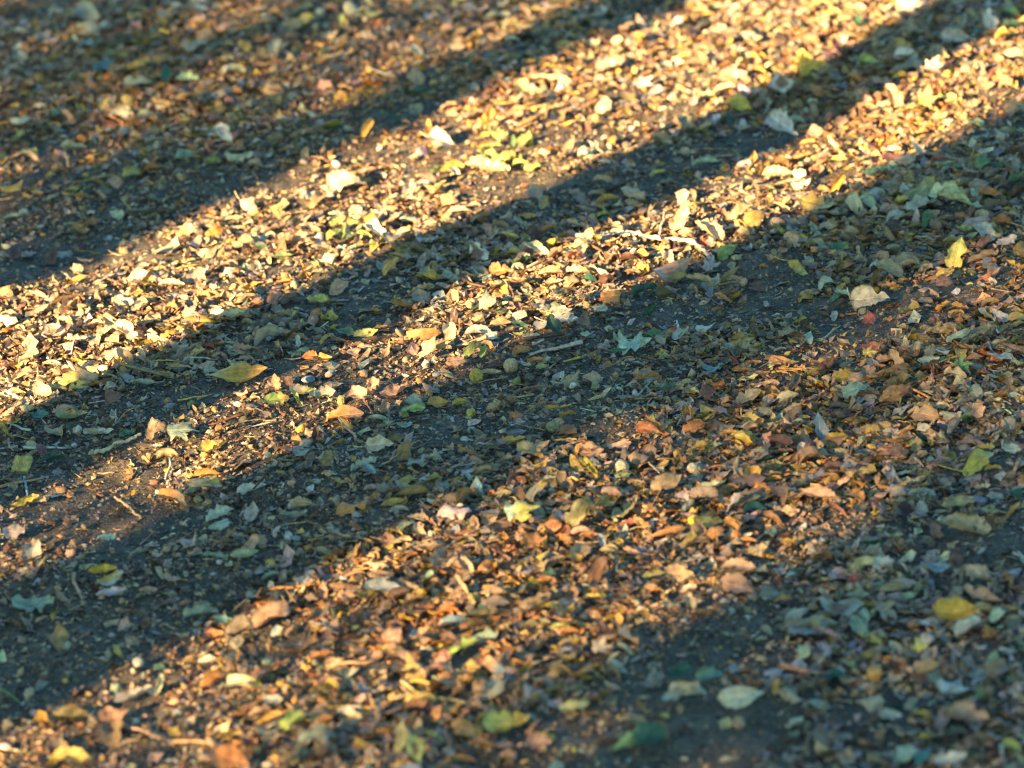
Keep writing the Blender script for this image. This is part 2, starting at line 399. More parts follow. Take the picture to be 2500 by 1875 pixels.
def shape_blade(V, uv, rng, curl, bend, twist, fold, wav):
    """curl: sides roll up (+) or down (-); bend: tip up (+) or down (-)"""
    V = V.copy(); x, y, z = V.T
    W = max(np.abs(x).max(), .05)
    a0, a1, a2, a3 = rng.uniform(0, 6.3, 4)
    e = .35 + .65 * uv[:, 2] ** 2
    z = z + wav * e * (np.sin(y * 7 + x * 9 + a0) + .6 * np.sin(y * 15 - x * 8 + a1) + .5 * np.sin(x * 21 + a2) + .35 * np.sin(y * 29 + x * 11 + a3))
    if fold: x, z = x * math.cos(fold), z + np.abs(x) * math.sin(fold)
    if abs(curl) > .02:
        cc = curl * (1 + .5 * rng.uniform(-1, 1) * y * 2)
        k = cc * math.pi / 2 / W; ph = x * k
        ks = np.where(np.abs(k) < 1e-4, 1e-4, k)
        nx = np.sin(ph) / ks - z * np.sin(ph); nz = (1 - np.cos(ph)) / ks + z * np.cos(ph)
        x, z = nx, nz
    if abs(bend) > .02:
        k = bend * 2.0; ph = y * k
        y, z = np.sin(ph) / k - z * np.sin(ph), (1 - np.cos(ph)) / k + z * np.cos(ph)
    if twist:
        a = twist * y * 2; x, z = x * np.cos(a) - z * np.sin(a), x * np.sin(a) + z * np.cos(a)
    return np.stack([x, y, z], 1)

COLWORD = dict(tan='tan', cream='cream', pale='pale beige', yel='yellow', och='ochre', org='orange', brn='brown', dbr='dark brown', red='red', grn='green',
               dgr='dark green', teal='blue green', gry='grey green', lim='lime yellow', wht='whitish', mint='pale mint', oli='olive', mus='mustard yellow', pink='pinkish', blu='blue grey')
KINDNAME = dict(H=('heart_shaped_leaf', 'heart shaped leaf', 'heart shaped leaf'), O=('oval_leaf', 'oval leaf', 'oval leaf'), M=('lobed_leaf', 'lobed leaf', 'lobed leaf'),
                K=('ragged_leaf', 'ragged edged leaf', 'ragged leaf'), P=('broken_leaf', 'angular leaf piece', 'leaf piece'), R=('rolled_leaf', 'rolled up leaf', 'rolled leaf'))
LEAVES = []        # one record per individual leaf, for the labels
FOOT = []          # x, y, radius of every individual: loose litter keeps off them

def base_color(code):
    return np.array(PAL[code])

def make_leaf(px, py, wpx, kind, color, ang, tilt, curl, label=None, short=None, stalk=None, asp=1.0, bend=None, seed=0):
    rng = np.random.default_rng(seed)
    if kind == 'R': curl = math.copysign(max(abs(curl), .85), curl); asp *= .8
    tilt = tilt * .82 if tilt < 55 else tilt
    tl = RAD(tilt); P0 = unproj(px, py, .012)[0]; dist = (P0 - EYE) @ FWD
    s = dist * 2 * TANH / 2500                                       # metres per photograph pixel there
    a = RAD(ang); dx, dy = math.cos(a) * wpx * s, math.sin(a) * wpx * s
    el = math.asin((EYE - P0)[2] / np.linalg.norm(EYE - P0))
    dyg = dy / math.sin(min(el + tl, RAD(88)))
    Lr = math.hypot(dx, dyg); lim = 1.9 * wpx * s
    if Lr > lim: dx, dyg, Lr = dx * lim / Lr, dyg * lim / Lr, lim
    V, F, uv = blade_grid(kind, rng, asp)
    V = shape_blade(V, uv, rng, curl * rng.uniform(1, 1.5), rng.uniform(-.75, .9) if bend is None else bend, rng.normal(0, .36), (rng.uniform(.1, .75) if kind in 'HOK' else 0), rng.uniform(.016, .045) * (1.4 if kind in 'KMP' else 1))
    V *= Lr
    codes = color.split('/')
    c = np.repeat(base_color(codes[0])[None], len(V), 0)
    if len(codes) > 1:
        f = np.clip((uv[:, 1] - .5 + rng.uniform(-.08, .08)) * 7 + rng.normal(0, .3, len(V)), 0, 1)[:, None]
        c = c * (1 - f) + base_color(codes[1])[None] * f
    c = c * rng.uniform(.85, 1.12) * (1 + .06 * rng.normal(size=(1, 3)))
    blot = vnoise(uv[:, 0] * 1.5 + seed, uv[:, 1] * 3, seed)[:, None]
    c = c * (1 + .18 * blot)
    if rng.random() < .35 and color in ('yel', 'och', 'lim', 'grn', 'mus', 'pale', 'gry'):       # a dried brown patch
        f = np.clip(vnoise(uv[:, 0] * 1.2 + 7, uv[:, 1] * 2.2 + seed, seed + 5) * 3 - .6, 0, 1)[:, None]
        c = c * (1 - f) + base_color('brn' if rng.random() < .6 else 'och')[None] * f
    # heading on the tilted plane, whose far side rises towards the viewer's eye line
    Rt = np.array([1.0, 0, 0]); Fw = np.array([0, math.cos(tl), math.sin(tl)])
    Yd = (dx * Rt + dyg * Fw) / max(Lr, 1e-9); Nn = np.cross(Rt, Fw); Xd = np.cross(Yd, Nn)
    r1 = rng.normal(0, .16)
    Xr = Xd * math.cos(r1) + Nn * math.sin(r1); Nr = np.cross(Xr, Yd)
    Wv = V[:, :1] * Xr + V[:, 1:2] * Yd + V[:, 2:] * Nr
    lo, hi = Wv.min(0), Wv.max(0); ctr = (lo + hi) / 2; half = (hi - lo)[2] / 2
    p = unproj(px, py, half + .004)[0]; zg = float(ground_z(p[0], p[1]))
    p = unproj(px, py, half + .004 + zg)[0]
    lift = rng.uniform(.004, .011) if tilt < 40 else -.002
    org = np.array([p[0], p[1], zg + lift])
    Wv = Wv - np.array([ctr[0], ctr[1], lo[2]])
    name, noun, nshort = KINDNAME[kind]
    has_stalk = stalk or (stalk is None and kind in 'HM' and rng.random() < .4)
    if has_stalk:
        o = link(name, None); o.location = org; link('blade', mesh_from('blade', Wv, F, c, uv, mat=MAT_LEAF), o)
    else:
        o = link(name, mesh_from(name, Wv, F, c, uv, mat=MAT_LEAF)); o.location = org
    if has_stalk:
        i0 = int(np.argmin(V[:, 1])) if kind != 'M' else 0
        b = Wv[i0]; ln = Lr * rng.uniform(.35, .6); side = rng.normal(0, .25)
        d = -Yd + Xd * side + np.array([0, 0, .12]); d /= np.linalg.norm(d)
        if stalk == 'up': d = np.array([rng.uniform(-.4, .2), .2, .9]); d /= np.linalg.norm(d)
        en = b + d * ln
        if stalk != 'up': en[2] = max(en[2], .003)
        T, TF = tube(smooth_path([b + Yd * Lr * .03, b + d * ln * .5 + Xd * ln * .07, en], 7), np.linspace(.00075, .0011, 7), 5)
        link('leaf_stalk', mesh_from('leaf_stalk', T, TF, np.full((len(T), 3), 1.0) * (base_color(codes[0]) * .6 + .4 * np.array([.36, .25, .08])), mat=MAT_WOOD), o)
    LEAVES.append(dict(o=o, px=px, py=py, w=wpx, kind=kind, color=color, tilt=tilt, curl=curl, label=label, short=short, noun=noun, nshort=nshort))
    FOOT.append((org[0], org[1], Lr * .5))
    return o
# ------------------------------------------------------------------ every leaf that reads as one leaf in the photograph
# panel corner, then: x y width shape colour heading tilt curl [stalk|up] [a=aspect] | label | short name
PANELS = {
(0, 0): '''
490 65 200 R gry -15 5 .8
525 175 150 P cream -5 40 .2|cream angular leaf standing up alone in the dark far corner|pale leaf of the far corner
910 240 110 R och 5 10 .8
1050 235 90 O org 70 45 .3
1395 185 100 P tan 0 30 .2
1240 185 70 O org 20 20 .4
1150 285 120 R tan -20 10 .8
1150 40 90 O gry 0 20 .3
1650 70 90 P org 0 35 .3
1840 45 100 P tan 0 40 .3
1640 300 150 K gry 60 45 .4
1470 285 90 P och 90 45 .3
1940 310 100 O grn 0 10 .3
2140 75 130 R gry -25 10 .7
2050 130 80 O lim 80 45 .3
105 195 130 K gry 0 20 .3
620 410 120 O teal 40 15 .5
835 400 90 P och 60 45 .3
1000 450 110 O dgr 90 40 .3
900 370 90 O yel -20 30 .3
825 500 160 H gry 0 25 .3
1120 470 150 K mint 0 15 .4
1150 575 220 O och 5 15 .3|long ochre leaf lying flat in the shaded far corner|long ochre leaf
1640 515 165 P tan -20 50 .15|large tan three cornered leaf propped up in the far shade|tan three cornered leaf
1945 525 130 P pink 0 45 .2|pinkish tan angular leaf propped beside the tan three cornered leaf|
1690 600 110 O och 0 20 .4
1500 585 100 O yel 0 20 .3
605 615 120 H gry 60 55 .2
235 640 100 P cream 0 35 .3
735 685 150 P cream 0 35 .3
870 685 110 O gry 15 15 .4
330 765 90 O yel 0 45 .2
110 810 90 P yel 0 40 .3
135 745 140 R mint 0 5 .7
440 870 150 H gry 0 20 .4
195 915 120 P lim 0 40 .2
1310 670 110 O org 20 25 .4
930 840 120 O pale 0 20 .4
1340 805 130 R pale -45 35 .7|pale beige rolled leaf leaning in the dim light of the far side|pale leaning roll
1450 755 60 O yel 0 30 .4
1690 720 110 R cream 10 10 .7
865 905 60 O yel 0 20 .4
1130 925 180 H gry 15 15 .3
1440 945 170 R cream -2 5 .8|cream rolled leaf lying straight beside the dim far streak|straight cream roll
790 1035 160 P och 0 40 .3|dark ochre angular leaf hunched at the far dim streak|hunched ochre leaf
695 1105 120 P tan 40 35 .3
70 1135 150 R och 10 10 .6
620 1065 80 O och 0 20 .5
305 1060 70 O och 0 20 .5
430 1150 90 O och 0 20 .5
1110 1365 130 P tan -45 50 .2|tan angular leaf standing where the broad sunlit band begins|tan leaf at the sunlit edge
610 1240 70 O org 80 50 .5
485 1385 120 R org -20 10 .6
460 1595 100 P tan -60 55 .3
95 1535 100 P dbr 60 40 .3
1495 1070 70 O wht 15 10 .2
1490 1220 130 P cream -70 60 .3 stalk|cream leaf standing up with its stalk pointing sideways at the sunlit edge|cream leaf with a sideways stalk
2080 1095 220 H cream 0 30 .3|large cream leaf lying in the middle of the broad sunlit band|large cream sunlit leaf
1410 1305 100 O cream 0 30 .3
1700 1540 130 O grn 0 15 .2
''',
(800, 0): '''
220 90 210 K gry -10 20 .3
545 45 90 O gry 30 20 .3
370 265 60 O yel 90 50 .3
765 290 130 O cream 5 25 .3
530 435 150 P tan -60 60 .15|tan pointed leaf standing tall in the dim light beyond the broad sunlit band|tall tan pointed leaf
480 310 120 P tan -15 30 .3
700 460 70 P tan 60 50 .3
1015 440 110 P tan 50 55 .2
1110 245 100 O cream -10 30 .3
1240 65 90 O yel 0 30 .3
1020 90 150 H pale 0 30 .3
1195 150 120 O och 0 40 .3
1430 275 150 P och 0 30 .3
1580 270 120 O gry 0 15 .3
1650 80 100 P pale 45 40 .3
1960 170 90 P cream 60 50 .3
1750 260 100 O cream 0 30 .3
1700 400 170 H cream 20 25 .3
1200 500 175 H cream -20 55 .15|big cream leaf standing upright in full sun at the head of the broad band|big cream upright leaf
1270 460 100 O cream 0 40 .2
1390 480 150 H cream 0 25 .3
1650 640 120 P cream 60 45 .3
1900 510 150 M wht 30 35 .4
2100 380 120 K mint 0 25 .3
1210 370 80 R och 0 30 .9
680 800 160 H wht -30 60 .1|whitish leaf standing upright and glaring in the broad sunlit band|glaring white upright leaf
655 880 80 O gry 0 30 .3
240 775 130 O och 60 45 .3
400 720 120 O dgr 0 20 .3
545 560 130 K dgr 0 30 .3
860 690 150 R cream 20 10 .9
980 865 150 H lim 0 30 .3|lime yellow leaf in the green cluster of the broad sunlit band|lime cluster leaf
1180 850 120 O lim 60 25 .3
1050 955 180 M lim -10 15 .4
1010 1010 190 K cream -20 25 .3
890 995 140 O cream -10 15 .3
1280 920 110 O cream 10 35 .3
660 1030 90 O grn 20 15 .3
160 1260 130 P cream 70 50 .3
940 830 110 O lim 30 40 .3
1030 820 110 M lim 40 45 .3
1110 830 90 O grn 70 50 .2
1210 820 110 O lim 80 55 .2
960 920 140 O lim -10 20 .4
1090 960 160 K lim 10 25 .4
1160 985 130 O lim 0 20 .4
900 960 120 O mint 20 30 .3
1240 1000 130 O lim 5 20 .3
60 1330 110 O lim 30 35 .3
90 1400 100 O grn 60 45 .3
220 1420 100 O lim -20 30 .4
150 1430 90 O dgr 0 30 .3
30 1420 100 O grn 40 30 .3
250 1330 90 O lim 60 40 .3
140 1360 110 O lim 20 15 .3
270 1370 160 R wht -30 25 .6|whitish curled leaf lying beside dark green scraps in the broad sunlit band|white curled leaf
730 1210 110 P tan -40 30 .3
790 1260 150 O cream 0 15 .4
1410 1030 130 P tan 15 20 .3
1650 1090 140 O tan -10 25 .3
2140 930 140 K tan 0 20 .3
2000 840 130 H tan -15 35 .3
2010 1040 150 O yel/dbr 0 25 .3
1240 1160 130 O tan -45 25 .5
1280 1140 70 O och 0 30 .3
1295 1220 90 R gry 70 45 .5
1830 1160 150 O tan -35 20 .6|tan half rolled leaf slanting beside the bare dark soil|slanting tan leaf
1680 1200 150 O och 10 20 .4
1840 1225 120 R tan -20 10 .6
1590 1320 100 P tan -60 45 .3
1665 1300 90 O lim 0 20 .4
1500 1360 140 O tan -25 25 .5
1200 1300 130 O och -5 25 .4
910 1310 90 P tan 20 25 .3
960 1390 90 R tan -70 45 .5
960 1460 100 O org 0 20 .4
910 1530 150 O pale -50 40 .5|pale beige leaf standing on its side in the shaded strip|pale side standing leaf
985 1515 70 O brn 80 45 .4
1250 1500 180 O cream -25 25 .3|large cream oval leaf slanting in the shaded strip|large cream oval leaf
1370 1530 110 O pink 20 15 .3
1390 1455 120 O tan 10 20 .4
1120 1530 130 R yel -5 15 .5
1150 1565 150 R dgr 15 5 .6|dark green rolled leaf lying in the shaded strip|dark green roll
1040 1620 130 H org 0 40 .3|round orange leaf with toothed rim in the shaded strip|round orange leaf
380 1620 140 O och 45 45 .4|ochre leaf curled up on edge in the shaded strip|ochre edge standing leaf
640 1640 240 R gry -5 10 .6|large grey green rolled leaf in the shaded strip|large grey green roll
760 1640 100 O cream 70 50 .3
1560 1440 190 P cream 0 15 .2
2110 1300 210 O cream 55 45 .2|large cream leaf standing up in the sun beside the bare soil|large cream standing leaf
2130 1200 100 P cream 60 45 .3
2050 1530 120 R cream -70 50 .5
1890 1600 90 P yel 45 35 .3
1830 1645 100 O brn -5 20 .4
1340 1600 60 O red 0 30 .4
''',
(1600, 0): '''
1540 20 260 M wht -10 35 .3|whitish ragged leaf at the top end of the broad sunlit band|white leaf at the top
1010 15 100 H yel 0 30 .3
2010 110 150 H pale 80 60 .15|pale beige leaf standing upright at the far shaded side|pale upright leaf
2130 75 130 O lim -20 15 .3
2130 155 140 K dgr 0 20 .3
1960 195 110 O teal 0 20 .3
1820 130 90 O yel 0 40 .3
1815 230 210 H pale -15 40 .2|large pale beige leaf propped up in the far shade|large pale propped leaf
2110 215 140 H och 5 40 .3
1470 270 130 H och 0 45 .3|ochre heart shaped leaf with a pale one on top in the far shade|ochre heart leaf
1280 365 110 H lim -10 35 .3
1850 330 100 O tan 10 30 .3
1550 360 100 O gry 70 40 .3
1500 420 150 O gry 10 15 .3
1480 450 120 O mus 0 25 .3
940 405 170 H mus 10 40 .3|mustard yellow leaf bent over in the shade beside the broad band|bent mustard leaf
1680 410 150 M wht 0 45 .5|whitish crumpled leaf catching the sun at the end of the narrow band|white crumpled leaf
460 435 180 H cream 10 50 .2|bright cream heart shaped leaf propped up at the lower edge of the broad band|bright cream heart leaf
430 540 170 O cream 5 20 .3
290 565 120 O cream 0 25 .3
600 560 120 O gry 30 30 .3
755 520 150 P pale -40 45 .15
935 535 110 H yel 0 40 .2
1240 560 110 O gry 0 20 .3
490 620 170 H mus -25 35 .3
1630 590 180 M lim 0 30 .3|lime yellow lobed leaf in the sun of the narrow band|lime lobed leaf
1660 600 100 M wht 0 45 .4
1770 600 140 K lim -20 25 .3
1430 580 160 R tan -65 45 .6|tan spiky rolled leaf pointing up beside the lime lobed leaf|spiky tan roll
1380 625 110 O cream 0 25 .4
1330 700 90 O tan 0 25 .4
750 745 190 H pale -40 45 .2|pale fan shaped leaf leaning at the end of the bare soil|pale fan leaf
540 775 100 O tan 0 20 .3
850 720 110 O gry -20 25 .3
50 830 120 H tan 0 30 .3
300 975 170 O mint 5 12 .2 up|pale mint leaf lying flat on bare soil with its stalk up|flat mint leaf
590 945 80 K org 80 45 .4
960 790 120 P cream -30 30 .3
1060 880 120 H cream -60 45 .3
1250 835 120 P cream 80 50 .3
1090 965 130 O yel -5 20 .4
1420 915 120 K pale 0 40 .4
1500 975 140 R tan 20 10 .5
1330 1030 210 K teal 10 20 .4|dark blue green ragged leaf beside the grey branch|dark blue green leaf
1090 1080 160 O och 50 50 .4|dark ochre folded leaf standing beside the blue green leaf|standing ochre fold
1610 785 80 O org 0 20 .4
740 1040 200 R cream -5 10 .6|cream rolled leaf with ridges lying in the narrow sunlit band|ridged cream roll
860 1060 90 P wht 80 45 .3
950 1030 70 P red -30 35 .3
870 1110 140 R wht 5 15 .5
1190 1210 150 H cream -80 60 .15|cream leaf standing upright in the shade under the blue green leaf|cream upright leaf
1270 1210 110 R mint -40 30 .5
1590 1140 250 O oli 35 45 .2|big olive leaf propped on the pale mint leaf|big olive leaf
1500 1140 100 P pale 80 45 .3
1800 1170 310 K mint -25 22 .3|large pale mint ragged leaf lying under the olive leaf|large mint leaf
1600 1220 200 K mint 10 15 .3
1940 1115 140 P tan 20 25 .3
2010 1170 130 H org 0 45 .2
1270 1150 100 O teal 0 20 .3
1000 1220 260 O och -15 25 .5|large ochre brown leaf folded in layers at the narrow band edge|layered brown leaf
860 1190 150 P tan -30 25 .4
510 1265 160 R tan 40 30 .5
600 1330 130 H och 30 40 .4
290 1440 110 P red -70 55 .2|red angular leaf standing up at the edge of the narrow band|standing red leaf
330 1380 180 R cream -40 20 .9
430 1490 130 H lim 30 50 .2|lime yellow heart shaped leaf standing where the shade begins|lime heart leaf
330 1560 130 M pale 60 50 .4
895 1425 100 H yel 0 45 .3
820 1460 120 R tan -60 40 .5
1040 1360 110 H tan 0 35 .4
840 1350 80 P tan 0 35 .4
1465 1350 90 O pale 30 25 .3
1110 1495 130 O grn 10 20 .2
1010 1500 80 O gry 0 20 .4
855 1585 150 H yel/lim -30 55 .2 stalk|yellow heart shaped leaf standing on its tip beside dark soil|yellow tip standing leaf
1630 1320 120 K grn 70 40 .3
1850 1385 120 R lim -10 20 .5
1800 1505 190 H yel 70 60 .25|big clear yellow heart shaped leaf standing up alone in the shade|big yellow heart leaf
1970 1440 130 O brn 45 50 .3
2110 1455 140 K pale 20 20 .3
1490 1580 220 R tan 20 15 .6
1620 1600 110 P tan 0 30 .3
1740 1640 120 O och 10 30 .4
2180 1060 160 O grn 20 15 .3
1960 980 110 P grn 60 40 .2
2040 1010 100 O dgr 0 25 .2
1700 970 100 O red 0 30 .3
2140 1300 130 O tan -20 30 .4
2100 500 120 P tan 30 40 .4
1980 520 110 H tan 0 40 .4
2160 330 130 H cream 0 35 .3
1900 420 90 O cream 60 40 .4
''',
(0, 600): '''
40 285 110 O tan -30 35 .3
210 290 120 O tan 0 20 .4
230 390 170 O cream 25 15 .4
1030 240 160 O cream -5 15 .3
745 290 110 O cream 0 20 .3
840 370 120 O cream 20 25 .3
1150 400 140 M mint 0 25 .4|pale mint ragged leaf in the whitish cluster of the broad sunlit band|mint cluster leaf
1280 420 130 K wht 30 30 .4
1410 420 180 K cream 5 15 .4
1120 490 90 O lim 0 20 .3
2040 240 150 O tan 30 30 .3
1910 330 140 P yel -20 20 .3
745 510 170 R cream -35 30 .5|cream folded leaf with a dark hollow lying in the broad sunlit band|hollow cream leaf
655 515 100 O mint 40 40 .4
470 570 120 O cream 0 20 .3
575 475 100 O cream 0 20 .4
700 650 155 H cream 5 35 .2|cream heart shaped leaf with yellow sheen near the broad band's lower edge|cream leaf near the lower edge
420 800 180 O lim 20 30 .2|lime yellow ribbed leaf lying in the near part of the broad band|lime ribbed leaf
475 855 130 O yel 5 20 .3
310 705 120 O cream -5 15 .3
540 715 90 O cream 0 20 .4
60 1045 130 O och 10 40 .3
60 920 120 K cream -20 20 .4
1275 610 155 O red/dbr 0 35 .4|dark rusty red leaf bent over just inside the shade|dark rusty leaf
1455 625 145 K tan 0 25 .2
1610 555 200 O oli 25 20 .3 stalk
1790 490 150 P oli 15 25 .3
1860 450 100 P pink 40 30 .3
1900 410 90 P org 30 40 .3
1530 520 100 O tan 60 40 .4
1700 450 150 P brn 0 20 .4
1800 640 130 O mint 15 30 .2
1900 670 170 H org/och 5 45 .3|orange leaf with strong ribs beside a pale mint one in the shaded strip|ribbed orange leaf
1960 575 90 K yel 30 25 .4
2085 520 125 H grn/yel -10 25 .2|green and yellow heart shaped leaf in the shaded strip|green and yellow leaf
2100 640 140 P tan -15 25 .3
1420 765 370 O mus/och 3 26 -.35 a=.7|biggest yellow leaf of the shaded strip with half of it ochre|biggest yellow leaf
1235 720 120 R tan 10 10 .6
850 830 160 O gry 0 14 .2
975 770 100 O och 10 35 .5
1120 785 60 O och 0 20 .6
680 910 150 P brn 30 40 .4|brown bent leaf in the shade in front of the broad sunlit band|brown bent leaf
385 980 155 O tan 5 20 .3
235 1020 130 K teal 0 20 .3
430 1030 210 K gry 0 15 .3
590 1115 205 O pale -5 28 .4|pale beige folded leaf beside the large grey green lobed leaf|pale folded leaf
935 1100 150 P tan 60 45 .4|tan twisted leaf standing between the pale stick and the lobed leaf|twisted tan leaf
1100 1115 270 M gry 0 18 .2|large grey green lobed leaf flat in the shaded strip|large grey green lobed leaf
760 1125 100 K teal 0 20 .3
940 1200 90 O pale 0 20 .4
130 1310 155 P yel 45 38 .3|yellow pointed leaf in the shade at the near end of the strip|yellow pointed leaf
330 1275 180 O dgr 0 10 .2
1640 840 120 P tan 50 45 .4
1735 840 110 R brn -70 40 .5
1820 880 190 O cream/lim -5 18 .2
1660 930 155 K lim 0 32 .2|lime yellow leaf with toothed lobes where sun meets shade|toothed lime leaf
1790 945 110 K lim -60 42 .2
1600 1015 90 O tan 0 20 .4
1280 1205 190 R yel 10 12 .4
1240 1370 145 H org 0 48 .3 up|orange ribbed leaf with its stalk sticking straight up|orange leaf with upright stalk
1270 1425 120 O och -30 15 .3
1510 1455 190 K pale 10 28 .3|pale beige ragged leaf hunched beside the orange leaf with upright stalk|hunched pale leaf
1030 1510 205 O org/tan -25 36 .35|orange tan leaf folded lengthwise in the dim near band|folded orange leaf
1320 1110 140 P org 10 30 .4
150 1545 200 K yel 20 30 .4
240 1530 110 P tan 0 25 .4
1320 1620 180 K mint 20 22 .3
1510 1605 115 H pale 80 48 .2
1820 1560 190 R tan -5 8 .5
1760 1615 190 K gry 0 15 .3
780 1225 30 O cream 0 20 .4
''',
(800, 600): '''
575 525 200 H org 5 50 .35|bright orange tan leaf with a toothed rim standing in the narrow sunlit band|toothed orange leaf
960 340 160 P cream 50 48 .3|cream pointed leaf standing up in the narrow sunlit band|cream pointed leaf
1030 365 130 O cream 0 20 .4
730 490 130 R cream -80 50 .5
900 510 165 R wht 0 10 .9
980 550 120 P wht 0 25 .4
1040 470 140 O tan 0 25 .4
880 640 160 O lim/oli 35 32 .3|lime and olive leaf at the lower edge of the narrow sunlit band|lime and olive leaf
930 640 90 O lim 70 40 .3
600 630 150 O cream 50 42 .4
700 610 100 P tan 0 30 .4
1150 490 115 O dgr -20 28 .2
1225 550 110 K gry 0 36 .4
1165 630 115 H org 10 36 .3
1360 490 150 O dgr -60 42 .3
1410 430 190 H pale -5 18 .2
1280 475 115 O pale 10 25 .3
1400 400 180 P cream 0 12 .2
1530 465 120 P brn -60 45 .3
1550 545 90 P mint 0 20 .3
1840 570 310 M mint 0 24 .3|pale mint star shaped leaf lying in the open shade|mint star leaf
1960 540 140 K grn 0 20 .3
2060 515 95 H yel/red 60 45 .2|small yellow leaf turned red along one side|small red and yellow leaf
1435 610 105 O oli -5 25 .6
1255 710 130 O org 0 25 .4
1290 745 90 O lim 0 22 .3
1750 640 110 O grn 0 25 .2
1800 680 90 O org 0 25 .4
1700 710 130 O tan 10 20 .3
770 710 130 P tan 0 30 .3
270 810 130 P pink 60 58 .25|pinkish pointed leaf standing up in the near end of the narrow band|standing pink leaf
180 890 170 P pink 0 20 .4
400 880 220 O pink 20 18 .3
100 1020 240 O org/tan 5 18 .3
290 400 80 O och -10 25 .3
230 545 135 H lim 15 32 .2|lime yellow heart shaped leaf beside the green and yellow one|lime shaded leaf
665 950 125 H och 10 36 .4
800 935 120 R och -3 20 .5
510 985 140 H lim 0 30 .2|lime yellow leaf just below the narrow sunlit band|lime leaf below the band
460 1070 120 O oli/blu 0 25 .2
1130 1010 100 P org -40 50 .4|orange brown scrap standing on end in the open shade|orange scrap on end
310 1190 155 H cream 0 48 .15|cream heart shaped leaf with dark specks in the open shade|specked cream leaf
1115 1185 150 O och 5 25 .5|ochre folded leaf lying next to the heavy tan fold|ochre folded leaf
1260 1215 185 P tan 20 42 -.3|tan leaf folded like a tent in the open shade|tan tent leaf
215 1310 175 K mint 20 22 .3
250 1345 110 O blu -40 30 .2
540 1310 140 P gry 0 15 .3
480 1420 115 P och 20 25 .4
1440 1015 110 O och 10 22 .5
1940 1030 90 O lim 80 55 .2
2090 845 120 O grn/yel 0 28 .2|green leaf with yellow side lying in the right hand shade|green leaf with yellow side
1480 800 210 M tan 0 15 .3
1920 1110 130 H org -20 42 .4
1580 1220 200 P tan -10 20 .3
1750 1215 160 P tan 15 22 .3
1570 1340 170 K och -60 40 .4|ochre ragged leaf bent upright in the dim light|bent ochre leaf
1700 1450 80 O lim 20 30 .4
2030 1440 220 O tan 25 34 .15|long smooth tan leaf in the dim warm patch|long smooth tan leaf
1250 1480 150 H gry/yel 40 46 .2
1170 1620 270 M mint/yel 0 22 .3|pale mint leaf with a yellow end beside the thin red twigs|mint leaf by the red twigs
390 1540 155 O yel 15 26 .3
430 1590 130 O gry 0 18 .3
930 195 115 O teal 0 22 .2
1700 310 155 P org 0 32 .2
1890 275 195 O dgr 15 18 .2
2060 150 230 H pink 20 32 -.4|large pinkish tan leaf humped at the lower edge of the narrow band|large humped leaf
2100 190 120 O och 0 30 .4
1340 170 170 O tan 0 20 .3
1360 220 110 O cream 0 24 .4
1480 220 170 O tan 0 22 .4
1490 150 135 K cream -10 28 .4
1140 230 130 O tan 0 26 .4
1930 400 125 O dgr 40 40 .3
1640 390 110 P mint 0 18 .3
1780 1580 200 O oli 35 20 .3
980 770 140 O tan -5 15 .4
1560 1240 110 O tan 0 20 .5
1190 1360 130 R tan -20 10 .5
''',
